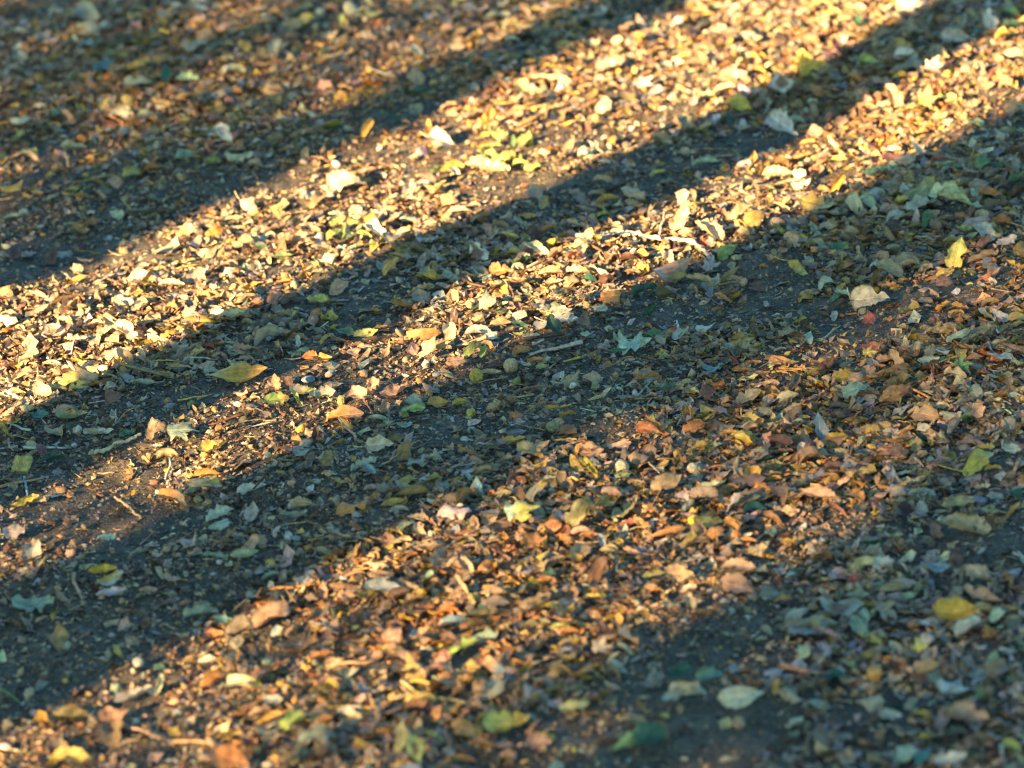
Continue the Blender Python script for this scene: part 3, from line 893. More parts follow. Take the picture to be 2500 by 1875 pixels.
(1600, 600): '''
230 1085 160 O org 20 36 .35|bright orange folded leaf lying in the dim warm patch|bright orange folded leaf
580 1050 135 O och -20 46 .3 up|ochre leaf with a thin stalk bent upward in the shade|ochre leaf with bent stalk
560 925 175 O pink 20 24 .4
700 870 115 P org 0 32 .3
850 960 175 O cream/org 0 26 .4
470 700 90 O red -40 36 .4
520 755 130 O org 0 14 .4
590 720 105 O org 0 25 .5
350 735 155 K blu 0 26 .5
560 805 120 O grn/lim 10 32 .2|green leaf with a lime end beside a pinkish scrap|green and lime leaf
820 710 100 O tan 0 22 .4
1130 795 175 O och 10 38 .1|golden ochre half moon leaf lying beside a thin brown twig|golden half moon leaf
780 535 110 P tan 0 35 .3
1280 440 135 P red 40 45 .2|dull red leaf folded upright on dark soil|dull red leaf
1290 310 215 H cream 0 42 .15 up|cream fan shaped leaf with a pale stalk pointing up|cream fan leaf
1130 300 110 O mint -20 30 .3
1260 205 115 O oli 10 22 .3
940 305 110 O tan 0 26 .4
1080 310 90 O grn 30 30 .3
1830 380 110 K org -20 36 .5|curly orange red leaf on the soil in the open shade|curly orange leaf
1745 190 120 H yel 15 42 .3
1735 240 125 P brn 0 38 .4
1450 270 90 O mus 0 26 .4
1410 260 110 K org 0 30 .4
2080 430 145 P pale -35 40 .2
2180 435 115 H yel 0 48 .15|bright yellow round leaf against a pale one in the shade|bright yellow round leaf
1820 560 165 O mint 20 35 .15
2000 500 135 K tan 0 40 .5
1300 610 165 O red/org 10 28 .3|red and orange leaf lying beside a small yellow lobed leaf|red and orange leaf
1290 655 105 M yel 0 36 .3
1380 680 120 K tan 0 30 .5
1650 640 110 O tan 70 45 .5
1725 655 70 O yel 0 26 .4
1640 705 165 O pale 5 26 .3
2080 685 175 P pale -20 22 .3
1850 730 155 M grn 0 36 .3|green lobed leaf half hidden among brown curled ones|green lobed leaf
1800 775 140 O tan -20 20 .4
1780 750 120 O red -10 25 .4
1200 880 175 K mint 10 32 .2|pale mint oak like leaf with rounded lobes|mint oak leaf
1440 890 225 O org/brn 20 37 .3|large orange brown ribbed leaf tilted up in the shade|large orange brown leaf
1870 860 105 K mint 0 35 .3
1290 940 90 O tan 0 28 .6
1620 1010 215 O tan -15 42 .15|large tan diamond shaped leaf with a pale midrib|tan diamond leaf
1700 965 165 K cream 0 25 .3
995 1065 160 H blu 88 70 .2|grey blue leaf standing straight up out of the litter|grey upright leaf
1090 1140 125 H mus 10 62 .15 stalk|round mustard yellow leaf standing against the grey upright one|round mustard leaf
880 1215 135 R pale 80 52 .45|pale beige rolled leaf standing on end like a cylinder|pale standing roll
895 1040 75 O yel 0 30 .4
1610 1110 125 P cream 0 32 .3
1880 1040 145 O grn 0 26 .3
1555 1195 135 O grn -5 26 .2
1225 1120 100 O tan 0 26 .5
640 1240 110 P mus 0 32 .4
780 1240 115 O brn 0 30 .4
440 1140 110 O org 0 28 .6
1450 1245 135 P brn 0 30 .3
1940 1300 250 O mus/och 35 26 .3|large mustard leaf with a brown fold in the soft near shade|large mustard leaf
2030 1340 110 O mus 0 30 .4
2150 1220 145 O pale 0 36 .5 up
1000 1510 225 O tan -20 28 .1|long tan flat leaf on the dark bare soil|long tan flat leaf
750 1490 145 P brn 0 32 .4
560 1420 225 K brn 0 22 .5
1820 1560 210 K oli 0 26 .3
810 1590 155 P tan 0 32 .4
600 1590 160 O dgr 0 20 .3
1560 640 110 R tan 60 40 .5
1340 740 100 O org 0 25 .5
1100 960 110 O brn 0 30 .6
680 1010 120 O tan -15 25 .5
190 830 110 O tan 10 30 .5
310 900 110 P dbr 60 45 .4
''',
(0, 1200): '''
665 545 175 O pale 20 42 .2|pale beige leaf propped on a second one in the near shade|upper of the pale pair
670 630 205 O pale 10 32 .2|pale beige leaf lying in front of the propped one in the near shade|lower of the pale pair
620 490 195 O mus 5 32 .3
1470 395 195 O cream/mint 5 26 .2|smooth cream oval leaf lying flat in the near shade|smooth cream oval leaf
1285 390 150 O gry -10 26 .3
830 375 130 O gry 20 18 .4
640 300 125 O mint 0 32 .2
90 240 190 K pale 0 30 .3
1320 220 175 P mint 10 32 .2
1660 245 80 O pale 60 40 .4
200 670 290 K gry 0 26 .3|big grey green ragged leaf lying flat at the near shaded side|big grey ragged leaf
800 740 175 O brn -10 26 .3
1200 720 220 K gry 0 30 .4
890 610 125 O tan 0 26 .4
350 890 175 P brn/org 60 48 -.3|brown tent shaped leaf standing alone on bare soil|brown tent leaf
10 1010 90 P mint 60 45 .2
1620 730 255 R tan 25 26 .45|tan rolled leaf lying where the near sun begins|large tan roll
1340 790 130 O teal 0 32 .3
1630 510 135 O gry 20 30 .3
1290 855 130 O org 0 28 .4
1620 585 90 R pale 80 42 .6
800 1230 250 K mint 15 28 .6|pale mint curled ragged leaf at the edge of the near sun|curled mint leaf
960 1170 125 K mint 70 40 .6
1290 1120 190 R org 15 10 .5
1460 1160 225 H mint/yel -15 46 .45|pale mint cupped leaf with a yellow rim in the near sun|cupped mint leaf
1665 860 90 P pale 60 40 .3
670 1350 215 P brn 10 32 .3 |brown angular leaf with a long stem in the near dim sun|brown stemmed leaf
1050 1460 100 O och -30 35 .5
1770 1375 210 R lim 20 24 .8|lime yellow rolled leaf like a short stick in the near sun|lime stick roll
425 1610 225 H yel 0 36 .2|yellow leaf at the bottom edge of the near sun|yellow bottom leaf
1380 1610 235 H org -20 42 .3 up|orange tan leaf at the bottom edge with its stalk up|orange bottom leaf
50 1410 90 P tan 60 40 .3
1900 1460 255 K gry 0 26 .4
1560 1330 130 O tan 20 25 .5
''',
(800, 1200): '''
1550 130 270 K oli 30 24 .4|large olive brown ragged leaf in the dim near patch|large olive brown leaf
1830 195 155 O red 20 32 .3|clear red oval leaf lying in the dim near patch|clear red leaf
1650 310 125 O blu -65 42 .3|blue grey narrow leaf standing on its edge|narrow blue grey leaf
2190 175 80 B och 0 0 0
1250 310 165 K org 0 32 .4
1440 310 125 P org -10 32 .3
1960 510 145 O lim 5 32 .5|bright lime yellow leaf at the end of the near sun|bright lime leaf
2110 515 155 H tan 0 48 .3|round tan leaf beside the bright lime one|round tan leaf
470 225 125 O gry 20 22 .3
330 575 225 R wht -10 22 .5|whitish curled strip shaped leaf in the near sun|white curled strip
600 340 200 K tan 0 22 .4
1520 250 130 O tan 0 26 .4
1570 285 130 O org 0 22 .4
1480 410 115 O och 0 30 .5
385 865 160 P pink 0 32 .3
870 900 320 K lim/gry 15 26 .4|long lime and grey green torn leaf in the near sun|torn lime leaf
760 785 185 O blu 0 26 .4
1000 690 200 O tan 0 26 .4
1400 830 135 O lim 0 34 .5
1650 930 180 M cream 0 28 .4|cream lobed leaf at the far end of the near sun|cream lobed leaf
1780 950 110 O mint -40 30 .4
1000 1070 205 P pink/blu -20 36 .3|dull purple leaf with an orange end in the near sun|dull purple leaf
560 1250 210 O yel 0 24 .4
420 1320 155 P blu 0 28 .3
820 1440 190 O org -30 42 .2|broad orange leaf at the bottom of the near sun|broad orange leaf
1080 1400 330 K yel/och 0 26 .4|large yellow ragged leaf at the bottom of the near sun|large yellow ragged leaf
440 1480 190 O oli 80 42 .3
530 1540 190 O lim -75 42 .3
1270 1500 155 H pink 0 42 .3
1870 1480 340 H dgr/lim 185 18 .2|dark green leaf with a lime end flat in the near shade|dark green and lime leaf
1850 1390 180 O tan -20 26 .4
640 1480 130 O lim -30 30 .4
800 1610 170 O org -10 35 .5
''',
(1600, 1200): '''
320 200 165 H oli 0 46 .3|round olive tan leaf standing behind an orange scrap|round olive leaf
365 265 125 O org 20 30 .4
455 210 125 K org -60 42 .4|vivid orange bent leaf in the dim near patch|vivid orange leaf
560 310 105 O org -10 28 .5
600 375 175 P oli 10 34 .2
500 465 215 O tan -5 26 .3
500 560 210 P pink -20 34 .3
1200 540 125 P red/brn -10 34 .4
1310 530 105 O tan 0 26 .4
765 660 115 O org 10 30 .4
850 740 175 O mint 20 24 .3
1120 690 310 O gry -10 18 .3|long grey green leaf in the near shaded cluster|long grey green leaf
960 800 310 O gry 5 14 .3
1210 640 155 O gry 0 22 .3
930 850 280 O blu -5 12 .3
1220 830 165 O gry -60 36 .3
1255 760 115 O gry -80 42 .3
1320 865 115 H yel -30 52 .15|small clear yellow leaf on the near grey green cluster|small clear yellow leaf
895 965 110 P mint 70 42 .3
1020 965 110 O blu -70 36 .3
1810 730 265 H mus 0 44 .3|largest mustard yellow leaf of the near shade glowing among tan ones|largest mustard leaf
1380 700 145 P pink 0 32 .3
1525 630 115 O mint 0 26 .2
1900 830 210 H pale 20 34 .2
1650 785 155 O pale 0 20 .3
2050 760 115 R mint 40 30 .6
1620 920 200 K lim/pale 30 26 .4
1690 1110 155 H teal -20 52 .15|smooth blue green heart shaped leaf in the near shade|blue green heart leaf
520 1240 300 O cream 0 26 -.3|large cream leaf humped like a tent in the near shade|large cream tent leaf
540 1170 140 O yel 0 50 .3 up
720 1200 115 O org 70 46 .3
820 1250 145 R tan -35 24 .6
170 1220 275 R mint 3 8 .85|pale mint rolled leaf lying like a stick in the near shade|mint stick roll
330 1105 180 K teal 0 42 .3
170 1100 175 K dgr 0 30 .3
1080 1115 205 O dgr 0 14 .3
1310 1280 195 P cream 25 26 .3
1410 1350 155 K mint -10 38 .3
1600 1350 165 O och -15 26 .5
1850 1340 310 R tan -10 14 .5
1510 1580 150 P mint 60 42 .2
1600 1600 130 P teal 50 36 .2
1770 1600 240 O pale 0 28 .2
2150 1530 160 O lim -40 36 .3
1730 390 95 O cream 50 42 .4
1820 60 205 O tan 0 32 .4
1870 200 310 R tan -15 18 .5
1940 500 190 P tan -50 36 .3
1960 640 260 O pink -25 26 .3
1440 590 200 O tan 0 26 .4
2060 1060 115 P tan 0 42 .3
420 1420 125 P tan 0 34 .4
430 1610 130 O cream 0 26 .3
1090 1600 170 O tan 0 30 .4
1700 470 150 O blu 0 20 .3
''',
}
_k = 0
for (ox, oy), text in PANELS.items():
    for line in text.strip().split('\n'):
        f = line.split('|'); w = f[0].split()
        if w[3] == 'B': continue
        x, y, wd = (float(q) for q in w[:3]); opts = w[8:]; _k += 1
        asp = next((float(q[2:]) for q in opts if q.startswith('a=')), 1.0)
        make_leaf(ox + x / 2.458, oy + y / 2.458, wd / 2.458, w[3], w[4], float(w[5]), float(w[6]), float(w[7]) * (1 if (_k * 7) % 10 < 8 else -.7),
                  label=f[1].strip() if len(f) > 1 else None, short=(f[2].strip() or None) if len(f) > 2 else None,
                  stalk='up' if 'up' in opts else ('side' if 'stalk' in opts else None), asp=asp, seed=_k * 13 + 5)
# ------------------------------------------------------------------ nuts, husks, pebbles
def ico(n):
    t = (1 + 5 ** .5) / 2
    V = [(-1, t, 0), (1, t, 0), (-1, -t, 0), (1, -t, 0), (0, -1, t), (0, 1, t), (0, -1, -t), (0, 1, -t), (t, 0, -1), (t, 0, 1), (-t, 0, -1), (-t, 0, 1)]
    F = [(0, 11, 5), (0, 5, 1), (0, 1, 7), (0, 7, 10), (0, 10, 11), (1, 5, 9), (5, 11, 4), (11, 10, 2), (10, 7, 6), (7, 1, 8), (3, 9, 4), (3, 4, 2), (3, 2, 6), (3, 6, 8), (3, 8, 9), (4, 9, 5), (2, 4, 11), (6, 2, 10), (8, 6, 7), (9, 8, 1)]
    V = [np.array(v) / math.hypot(1, t) for v in V]
    for _ in range(n):
        mid = {}; G = []
        def m(a, b):
            k = (min(a, b), max(a, b))
            if k not in mid:
                p = V[a] + V[b]; V.append(p / np.linalg.norm(p)); mid[k] = len(V) - 1
            return mid[k]
        for a, b, c in F:
            x, y, z = m(a, b), m(b, c), m(c, a); G += [(a, x, z), (b, y, x), (c, z, y), (x, y, z)]
        F = G
    return np.array(V), np.array(F)
ICO1, ICO2, ICO3 = ico(1), ico(2), ico(3)

def rot(rng, k=1.0):
    a, b, c = rng.uniform(0, 6.3), rng.normal(0, .5 * k), rng.normal(0, .5 * k)
    Z = np.array([[math.cos(a), -math.sin(a), 0], [math.sin(a), math.cos(a), 0], [0, 0, 1]])
    X = np.array([[1, 0, 0], [0, math.cos(b), -math.sin(b)], [0, math.sin(b), math.cos(b)]])
    Y = np.array([[math.cos(c), 0, math.sin(c)], [0, 1, 0], [-math.sin(c), 0, math.cos(c)]])
    return Z @ Y @ X

def place(px, py, V):
    p = unproj(px, py, .008)[0]; zg = float(ground_z(p[0], p[1])); h = np.ptp(V[:, 2]) / 2
    p = unproj(px, py, zg + h)[0]
    V = V - np.array([0, 0, V[:, 2].min()])
    return np.array([p[0], p[1], zg - .12 * h]), V
SMALL = []
def make_husk(px, py, wpx, seed):
    """an open beech husk: four bristly woody valves round a hollow, on a short stalk"""
    rng = np.random.default_rng(seed); s = ((unproj(px, py)[0] - EYE) @ FWD) * 2 * TANH / 2500 * wpx / 2
    R = rot(rng, 1.6); opening = rng.uniform(.15, .75); parts = []; off = 0; Vs = []; Fs = []
    for q in range(4):
        t = np.linspace(0, 1, 9); u = np.linspace(-1, 1, 7)
        tt, uu = np.meshgrid(t, u, indexing='ij')
        wid = (.80 * np.sin(np.pi * np.clip(tt, .02, 1) ** .8) ** .7) * .8 + .03
        rad = .72 * np.sin(tt * np.pi * .62) + opening * tt ** 2 * .55
        a = q * math.pi / 2 + uu * wid
        z = tt * 1.25 - .3 * opening * tt ** 3
        rr = rad * (1 + .07 * rng.normal(size=tt.shape)) + .02
        shell = np.stack([rr * np.cos(a), rr * np.sin(a), z - .55], -1).reshape(-1, 3)
        inner = np.stack([(rr - .09).clip(.01) * np.cos(a), (rr - .09).clip(.01) * np.sin(a), z - .52], -1).reshape(-1, 3)
        i = (np.arange(8)[:, None] * 7 + np.arange(6)[None]).ravel(); qd = np.stack([i, i + 1, i + 8, i + 7], 1)
        tri = np.concatenate([qd[:, :3], qd[:, [0, 2, 3]]])
        rim = []
        loop = [k * 7 for k in range(9)] + [56 + k for k in range(1, 7)] + [k * 7 + 6 for k in range(7, -1, -1)]
        for a0, b0 in zip(loop[:-1], loop[1:]): rim += [(a0, b0, b0 + 63), (a0, b0 + 63, a0 + 63)]
        Vs.append(np.concatenate([shell, inner])); Fs.append(np.concatenate([tri, tri[:, ::-1] + 63, np.array(rim)]))
    c0 = np.array([.27, .155, .07]) * rng.uniform(.75, 1.25); valves = []
    for V, F in zip(Vs, Fs):
        nb = 18; pick = rng.integers(0, len(V), nb); d = V[pick] * [1, 1, .4]; d /= np.linalg.norm(d, axis=1)[:, None] + 1e-6
        sd = np.cross(d, [0, 0, 1.0]); sd /= np.linalg.norm(sd, axis=1)[:, None] + 1e-6
        tip = V[pick] + d * rng.uniform(.12, .24, (nb, 1)) + [0, 0, .05]
        B = np.stack([V[pick] - sd * .03, V[pick] + sd * .03, tip], 1).reshape(-1, 3)
        F = np.concatenate([F, np.arange(nb * 3).reshape(-1, 3) + len(V)]); valves.append((np.concatenate([V, B]) @ R.T * s, F))
    o, A = place(px, py, np.concatenate([v for v, _ in valves])); n = 0
    ob = link('beech_husk', None); ob.location = o
    for V, F in valves:
        link('husk_valve', mesh_from('husk_valve', A[n:n + len(V)], F, c0 * np.ones((len(V), 3)), mat=MAT_NUT), ob); n += len(V)
    FOOT.append((o[0], o[1], s)); return ob
def make_nut(px, py, wpx, seed, color='tan', lumpy=.05):
    rng = np.random.default_rng(seed); s = ((unproj(px, py)[0] - EYE) @ FWD) * 2 * TANH / 2500 * wpx / 2
    V, F = ICO3; V = V.copy()
    V = V * (1 + lumpy * vnoise(V[:, 0] * 2.5 + seed, V[:, 1] * 2.5 + V[:, 2], seed)[:, None] + .03 * np.cos(np.arctan2(V[:, 1], V[:, 0]) * 9)[:, None])
    V[:, 2] *= np.where(V[:, 2] > 0, 1.15, .85); tipk = np.clip(V[:, 2] - .92, 0, 1)[:, None]
    V[:, :2] *= (1 - 1.6 * tipk); V[:, 2] += tipk[:, 0] * .6
    V = V @ rot(rng, 1.8).T * s
    o, V = place(px, py, V)
    c = base_color(color) * rng.uniform(.8, 1.15) * np.ones((len(V), 3))
    ob = link('beech_nut', mesh_from('beech_nut', V, F, c, mat=MAT_NUT)); ob.location = o
    FOOT.append((o[0], o[1], s)); return ob
def make_pebble(px, py, wpx, seed, color='pale'):
    rng = np.random.default_rng(seed); s = ((unproj(px, py)[0] - EYE) @ FWD) * 2 * TANH / 2500 * wpx / 2
    V, F = ICO2; V = V * (1 + .16 * vnoise(V[:, 0] * 1.7 + seed, V[:, 1] * 1.7 + V[:, 2] * 1.3, seed)[:, None])
    V = (V * [1, .8, .55]) @ rot(rng, .5).T * s
    o, V = place(px, py, V)
    c = base_color(color) * rng.uniform(.7, 1) * np.ones((len(V), 3))
    ob = link('pebble', mesh_from('pebble', V, F, c, mat=MAT_STONE)); ob.location = o
    FOOT.append((o[0], o[1], s)); return ob

# panel x, panel y, x, y, width | label
HUSKS = '''
800 600 1040 915 95|tan bristly husk in a small heap of husks in the open shade
800 600 1095 925 90|tan husk at the side of the small heap in the open shade
800 600 1040 960 80|tan husk at the front of the small heap in the open shade
1600 600 860 540 110|tan frayed husk behind the thin brown twig
1600 600 1190 950 115|brown open husk in front of the pale mint oak leaf
1600 600 1085 925 90|brown husk standing between mint oak leaf and pinkish strip
1600 600 1560 645 100|tan ribbed husk in front of the red and orange leaf
1600 600 415 935 95|tan barrel shaped husk beside a pinkish half rolled leaf
1600 600 290 1185 75|orange brown ring shaped husk near the bright orange folded leaf
1600 600 1340 1400 95|brown husk at the edge of the bare soil in the near shade
1600 600 1440 1410 90|round brown husk on bare soil in the near shade
1600 600 1210 1475 125|pale tan husk beside the long tan flat leaf
1600 600 850 870 110|orange brown frayed husk above the cream orange leaf
800 600 1500 655 70|pale brown open husk beside the small olive roll
800 600 1590 660 70|pale brown husk in front of the mint star leaf
800 600 2080 635 100|brown husk beside the mint star leaf
800 600 1960 1210 100|orange brown husk in front of the orange brown heart leaf
800 600 2110 1270 100|brown husk near the right hand end of the dim patch
800 600 860 1225 90|grey brown husk in shade beside the heavy tan tent leaf
800 600 860 1480 90|pale husk in the near shade beside a grey curl
800 600 1520 1480 80|orange brown husk in the dim patch by the bent ochre leaf
1600 0 720 1540 100|tan ribbed husk beside the yellow tip standing leaf
1600 0 1280 1350 85|brown round husk under the cream upright leaf
1600 0 1360 1370 70|dark brown husk beside the brown round one
1600 0 1090 1620 70|dark bristly husk on the bare soil
1600 0 1830 690 75|tan round husk in the sun of the narrow band
0 600 890 1265 70|brown curled husk beside the pale curved stick
0 600 780 1355 85|tan crumpled husk in the near end of the narrow band
0 600 2110 1390 90|pale brown husk in the shade beside pale flakes
1600 1200 980 1150 105|tan round husk with a dark hole on the near bare soil
1600 1200 1880 120 100|tan open husk in the soft near shade
1600 1200 2020 170 100|dark brown husk beside the tan open one in the near shade
1600 1200 1460 310 100|pale cup shaped husk in the near shade
1600 1200 1170 370 110|orange brown husk in the near shade
1600 1200 2130 520 120|brown husk at the right hand edge of the near shade
1600 1200 1950 1470 110|tan husk in the blurred near corner
800 1200 790 1160 110|orange tan husk in the middle of the near sun
800 1200 890 1180 100|orange tan husk beside its twin in the near sun
800 1200 1410 1065 110|orange tan husk at the far side of the near sun'''
for k, r in enumerate(HUSKS.strip().split('\n')):
    a, lab = r.split('|'); ox, oy, x, y, w = (float(q) for q in a.split())
    tag(make_husk(ox + x / 2.458, oy + y / 2.458, w / 2.458, 500 + k), lab, 'beech husk', 'beech husks among the leaves')
NUTS = '''
800 600 1765 1325 90 cream|pale tan round nut sitting in the dim warm patch
1600 600 225 1645 65 mus|round orange yellow nut beside the round olive leaf
800 600 1100 715 90 tan|tan smooth nut in front of the orange heart leaf
800 600 890 770 85 och|ochre round nut at the near end of the narrow band
1600 600 225 1330 65 cream|cream nut in the dim patch beside ochre curls
0 1200 830 1020 65 pale|pale tan nut lying alone on bare soil in the near shade
0 1200 1730 265 55 pale|pale grey round nut in the shade near the mint leaf piece
800 600 1340 1085 70 oli|olive grey oval nut in the open shade
1600 0 1850 690 60 tan|tan nut beside the tan round husk in the narrow band'''
for k, r in enumerate(NUTS.strip().split('\n')):
    a, lab = r.split('|'); ox, oy, x, y, w, c = a.split()
    tag(make_nut(float(ox) + float(x) / 2.458, float(oy) + float(y) / 2.458, float(w) / 2.458, 700 + k, c), lab, 'nut', 'nuts among the leaves')
PEBBLES = '''
0 1200 670 860 50 pale|pale round pebble on the bare soil of the near shade
1600 1200 1280 1165 55 wht|whitish pebble beside the tan round husk with a hole
0 600 1020 965 70 blu|smooth grey pebble in the shaded strip behind the twisted tan leaf
0 600 1850 800 80 blu|grey lump of stone in front of the biggest yellow leaf
800 0 825 1375 40 wht|tiny white pebble at the shaded lower edge of the broad band
1600 600 725 670 40 blu|tiny bluish white pebble behind the orange brown leaf scraps
800 600 650 770 50 blu|grey pebble in the near end of the narrow band
1600 600 1945 180 30 blu|tiny bluish pebble beside the yellow heart leaf and brown scrap'''
for k, r in enumerate(PEBBLES.strip().split('\n')):
    a, lab = r.split('|'); ox, oy, x, y, w, c = a.split()
    tag(make_pebble(float(ox) + float(x) / 2.458, float(oy) + float(y) / 2.458, float(w) / 2.458, 800 + k, c), lab, 'pebble', 'pebbles on the soil')

# ------------------------------------------------------------------ twigs and sticks: panel, thickness (zoomed pixels), colour, points | side shoots | label
TWIGS = '''
1600 0 28 gbr 1440,965 1530,965 1680,985 1790,1010 1840,1030 1870,1070 1960,1080 2030,1078 2110,1040 2180,990 2230,920|1870,1070 1905,1020 1920,990;2030,1078 1990,1040|grey brown forked branch lying in the shade behind the olive leaf
0 600 30 cream 540,1278 620,1262 700,1225 780,1202 855,1178||pale curved stick lying in the shaded strip
800 0 36 pale 1490,1430 1600,1425 1740,1440 1850,1445 1990,1450 2150,1480 2240,1520 2290,1575|1740,1440 1690,1500 1650,1560;1990,1450 2030,1370|pale knotty branch lying across the narrow sunlit band
0 600 12 och 920,740 1000,738 1080,744||
1600 600 10 org 740,735 860,738 960,742 1085,752||thin orange brown twig lying behind the golden half moon leaf
800 1200 16 pink 690,415 800,340 960,270 1130,208|960,270 1010,320|thin reddish twig at the far end of the near sun
800 1200 15 pink 760,382 900,375 1050,345 1200,308||reddish twig in front of the other thin reddish one
800 1200 13 brn 1140,240 1160,280 1195,305||short brown twig between the two thin reddish ones
800 1200 14 brn 560,160 640,175 720,200||
800 1200 20 och 0,1360 120,1362 240,1362 340,1358||straight ochre stalk lying in the bottom of the near sun
800 1200 24 oli 450,1215 560,1270 700,1310 900,1345|560,1270 520,1330;700,1310 720,1380|olive yellow stalk with side shoots at the bottom of the near sun
0 1200 22 pink 640,1415 760,1440 860,1480 960,1520||reddish stem trailing from the brown angular leaf
0 1200 26 dbr 1800,650 1850,600 1900,575||dark purple stick beside the large tan roll
0 1200 22 dbr 1825,700 1850,640 1880,590 1940,550||dark thin stick crossing the purple one beside the large tan roll
0 600 18 tan 690,1525 760,1580 820,1640 850,1660||tan stick in the dim near end of the narrow band
0 600 12 brn 1090,930 1110,960 1170,975||
0 600 11 brn 1150,905 1220,940 1240,965||short dark twig on the soil of the shaded strip
0 600 16 blu 150,1430 165,1500 175,1590||grey stem standing among yellow leaf pieces at the side
0 0 26 dbr 850,1285 940,1275 1030,1285||dark stick lying in the far shade next to the broad band
800 600 22 brn 1140,905 1250,895 1350,890||dark straight stick lying flat in the open shade
800 600 12 gry 1860,930 1910,880 1950,830||
1600 600 12 gry 1000,560 1050,530 1110,490||thin grey green twig on the brown soil
800 600 12 brn 900,1225 1050,1215 1180,1195||
800 600 14 och 1375,1220 1440,1215 1500,1218||short ochre stalk beside the flat tan leaf pieces
800 600 12 pale 1920,1340 1960,1380 1995,1410||pale straight stalk beside the long smooth tan leaf
1600 600 12 brn 1750,1070 1810,1010 1880,950||thin dark twig near the tan diamond leaf
1600 600 14 pale 130,480 140,520 145,560||pale short stalk standing next to the small red and yellow leaf
1600 600 10 brn 480,1140 560,1165 640,1190||
1600 0 10 tan 545,235 575,260 620,285||
1600 1200 14 blu 1760,900 1830,960 1900,1040 1960,1090||dark thin stem running through the near grey leaves
1600 1200 12 dbr 1800,350 1870,400 1940,450||
1600 600 13 blu 1960,940 2050,935 2130,960 2180,1000 2160,1040 2090,1050||grey looping stem at the right hand side of the shade
800 0 12 tan 1100,690 1200,660 1290,650||
800 0 16 cream 780,730 850,700 925,665||cream stick in the far half of the broad sunlit band
0 600 12 tan 1390,1160 1480,1120 1600,1090||thin tan straw in the near end of the narrow band
0 600 14 brn 915,1635 950,1600 985,1580||
800 600 10 brn 220,970 260,1030 290,1080||
1600 1200 12 tan 60,490 150,455 240,450||thin tan stalk in front of the round tan leaf
1600 1200 12 pink 600,290 680,230 760,190||
0 1200 16 grn 0,1200 50,1240 125,1285||green grass blade at the side of the near shade'''
for k, r in enumerate(TWIGS.strip().split('\n')):
    a, shoots, lab = r.split('|'); w = a.split(); ox, oy, th = float(w[0]), float(w[1]), float(w[2]); rng = np.random.default_rng(900 + k)
    def pts(s):
        q = np.array([[float(c) for c in p.split(',')] for p in s.split()])
        return ox + q[:, 0] / 2.458, oy + q[:, 1] / 2.458
    px, py = pts(' '.join(w[4:])); m = px.mean(), py.mean()
    sc = ((unproj(*m)[0] - EYE) @ FWD) * 2 * TANH / 2500 / 2.458; rad = th * sc / 2
    def poly(px, py, rise=0):
        P = unproj(px, py, rad * 1.2)
        P[:, 2] = ground_z(P[:, 0], P[:, 1]) + rad * 1.1 + .006 + rise * np.linspace(0, 1, len(P))
        n = max(12, len(P) * 6); P = smooth_path(P, n); P[1:-1] += rng.normal(0, rad * .22, (n - 2, 3)); return P
    P = poly(px, py); o0 = P[len(P) // 2].copy(); c = base_color(w[3])
    R = rad * np.linspace(1, .6, len(P)) * (1 + .18 * rng.normal(size=len(P)).clip(-1, 2))
    V, F = tube(P - o0, R, 8, .10, rng)
    kind = 'grass_blade' if w[3] == 'grn' else ('leaf_stem' if th <= 12 else 'fallen_twig')
    ob = link(kind, mesh_from(kind, V, F, np.ones((len(V), 3)) * c, mat=MAT_WOOD)); ob.location = o0
    if not lab:
        xx, yy = int(m[0]), int(m[1])
        lab = None
    ob['_px'], ob['_py'] = float(m[0]), float(m[1])
    for s in [q for q in shoots.split(';') if q]:
        sx, sy = pts(s); Q = poly(sx, sy, rad * 4) - o0
        V, F = tube(Q, rad * np.linspace(.45, .2, len(Q)), 6, .1, rng)
        link('side_shoot', mesh_from('side_shoot', V, F, np.ones((len(V), 3)) * c, mat=MAT_WOOD), ob)
    SMALL.append((ob, lab, w[3], 'grass' if kind == 'grass_blade' else ('stem' if kind == 'leaf_stem' else 'twig')))
    for q in P[::4]: FOOT.append((q[0], q[1], rad))

# ------------------------------------------------------------------ loose litter nobody could count: chips, curls, medium leaves, seeds, straws, crumbs
def instances(tv, tf, tuv, pos, Rm, scl, col):
    n = len(pos); V = np.einsum('nij,vj->nvi', Rm, tv) * scl[:, None, None] + pos[:, None]
    F = tf[None] + (np.arange(n) * len(tv))[:, None, None]
    C = np.repeat(col[:, None], len(tv), 1)
    return V.reshape(-1, 3), F.reshape(-1, 3), C.reshape(-1, 3), np.tile(tuv, (n, 1))
def rots(n, rng, tilt):
    a = rng.uniform(0, 2 * math.pi, n); b = rng.normal(0, tilt, n); c = rng.normal(0, tilt, n)
    ca, sa, cb, sb, cc, sc = np.cos(a), np.sin(a), np.cos(b), np.sin(b), np.cos(c), np.sin(c); z = np.zeros(n); o = np.ones(n)
    Z = np.stack([ca, -sa, z, sa, ca, z, z, z, o], 1).reshape(n, 3, 3)
    X = np.stack([o, z, z, z, cb, -sb, z, sb, cb], 1).reshape(n, 3, 3)
    Y = np.stack([cc, z, sc, z, o, z, -sc, z, cc], 1).reshape(n, 3, 3)
    return Y @ X @ Z
BARE = [(1590, 312, 230, 48), (150, 1430, 330, 130), (1560, 1400, 190, 130), (1520, 1600, 420, 115), (1130, 430, 150, 35), (1530, 590, 160, 45), (1750, 760, 170, 60), (1250, 400, 130, 30), (2000, 625, 130, 35),
        (420, 870, 190, 40), (1180, 385, 90, 25), (520, 740, 90, 25), (1420, 1500, 140, 90), (120, 560, 130, 40), (1750, 1130, 160, 40), (2050, 1180, 130, 40), (480, 420, 120, 25)]
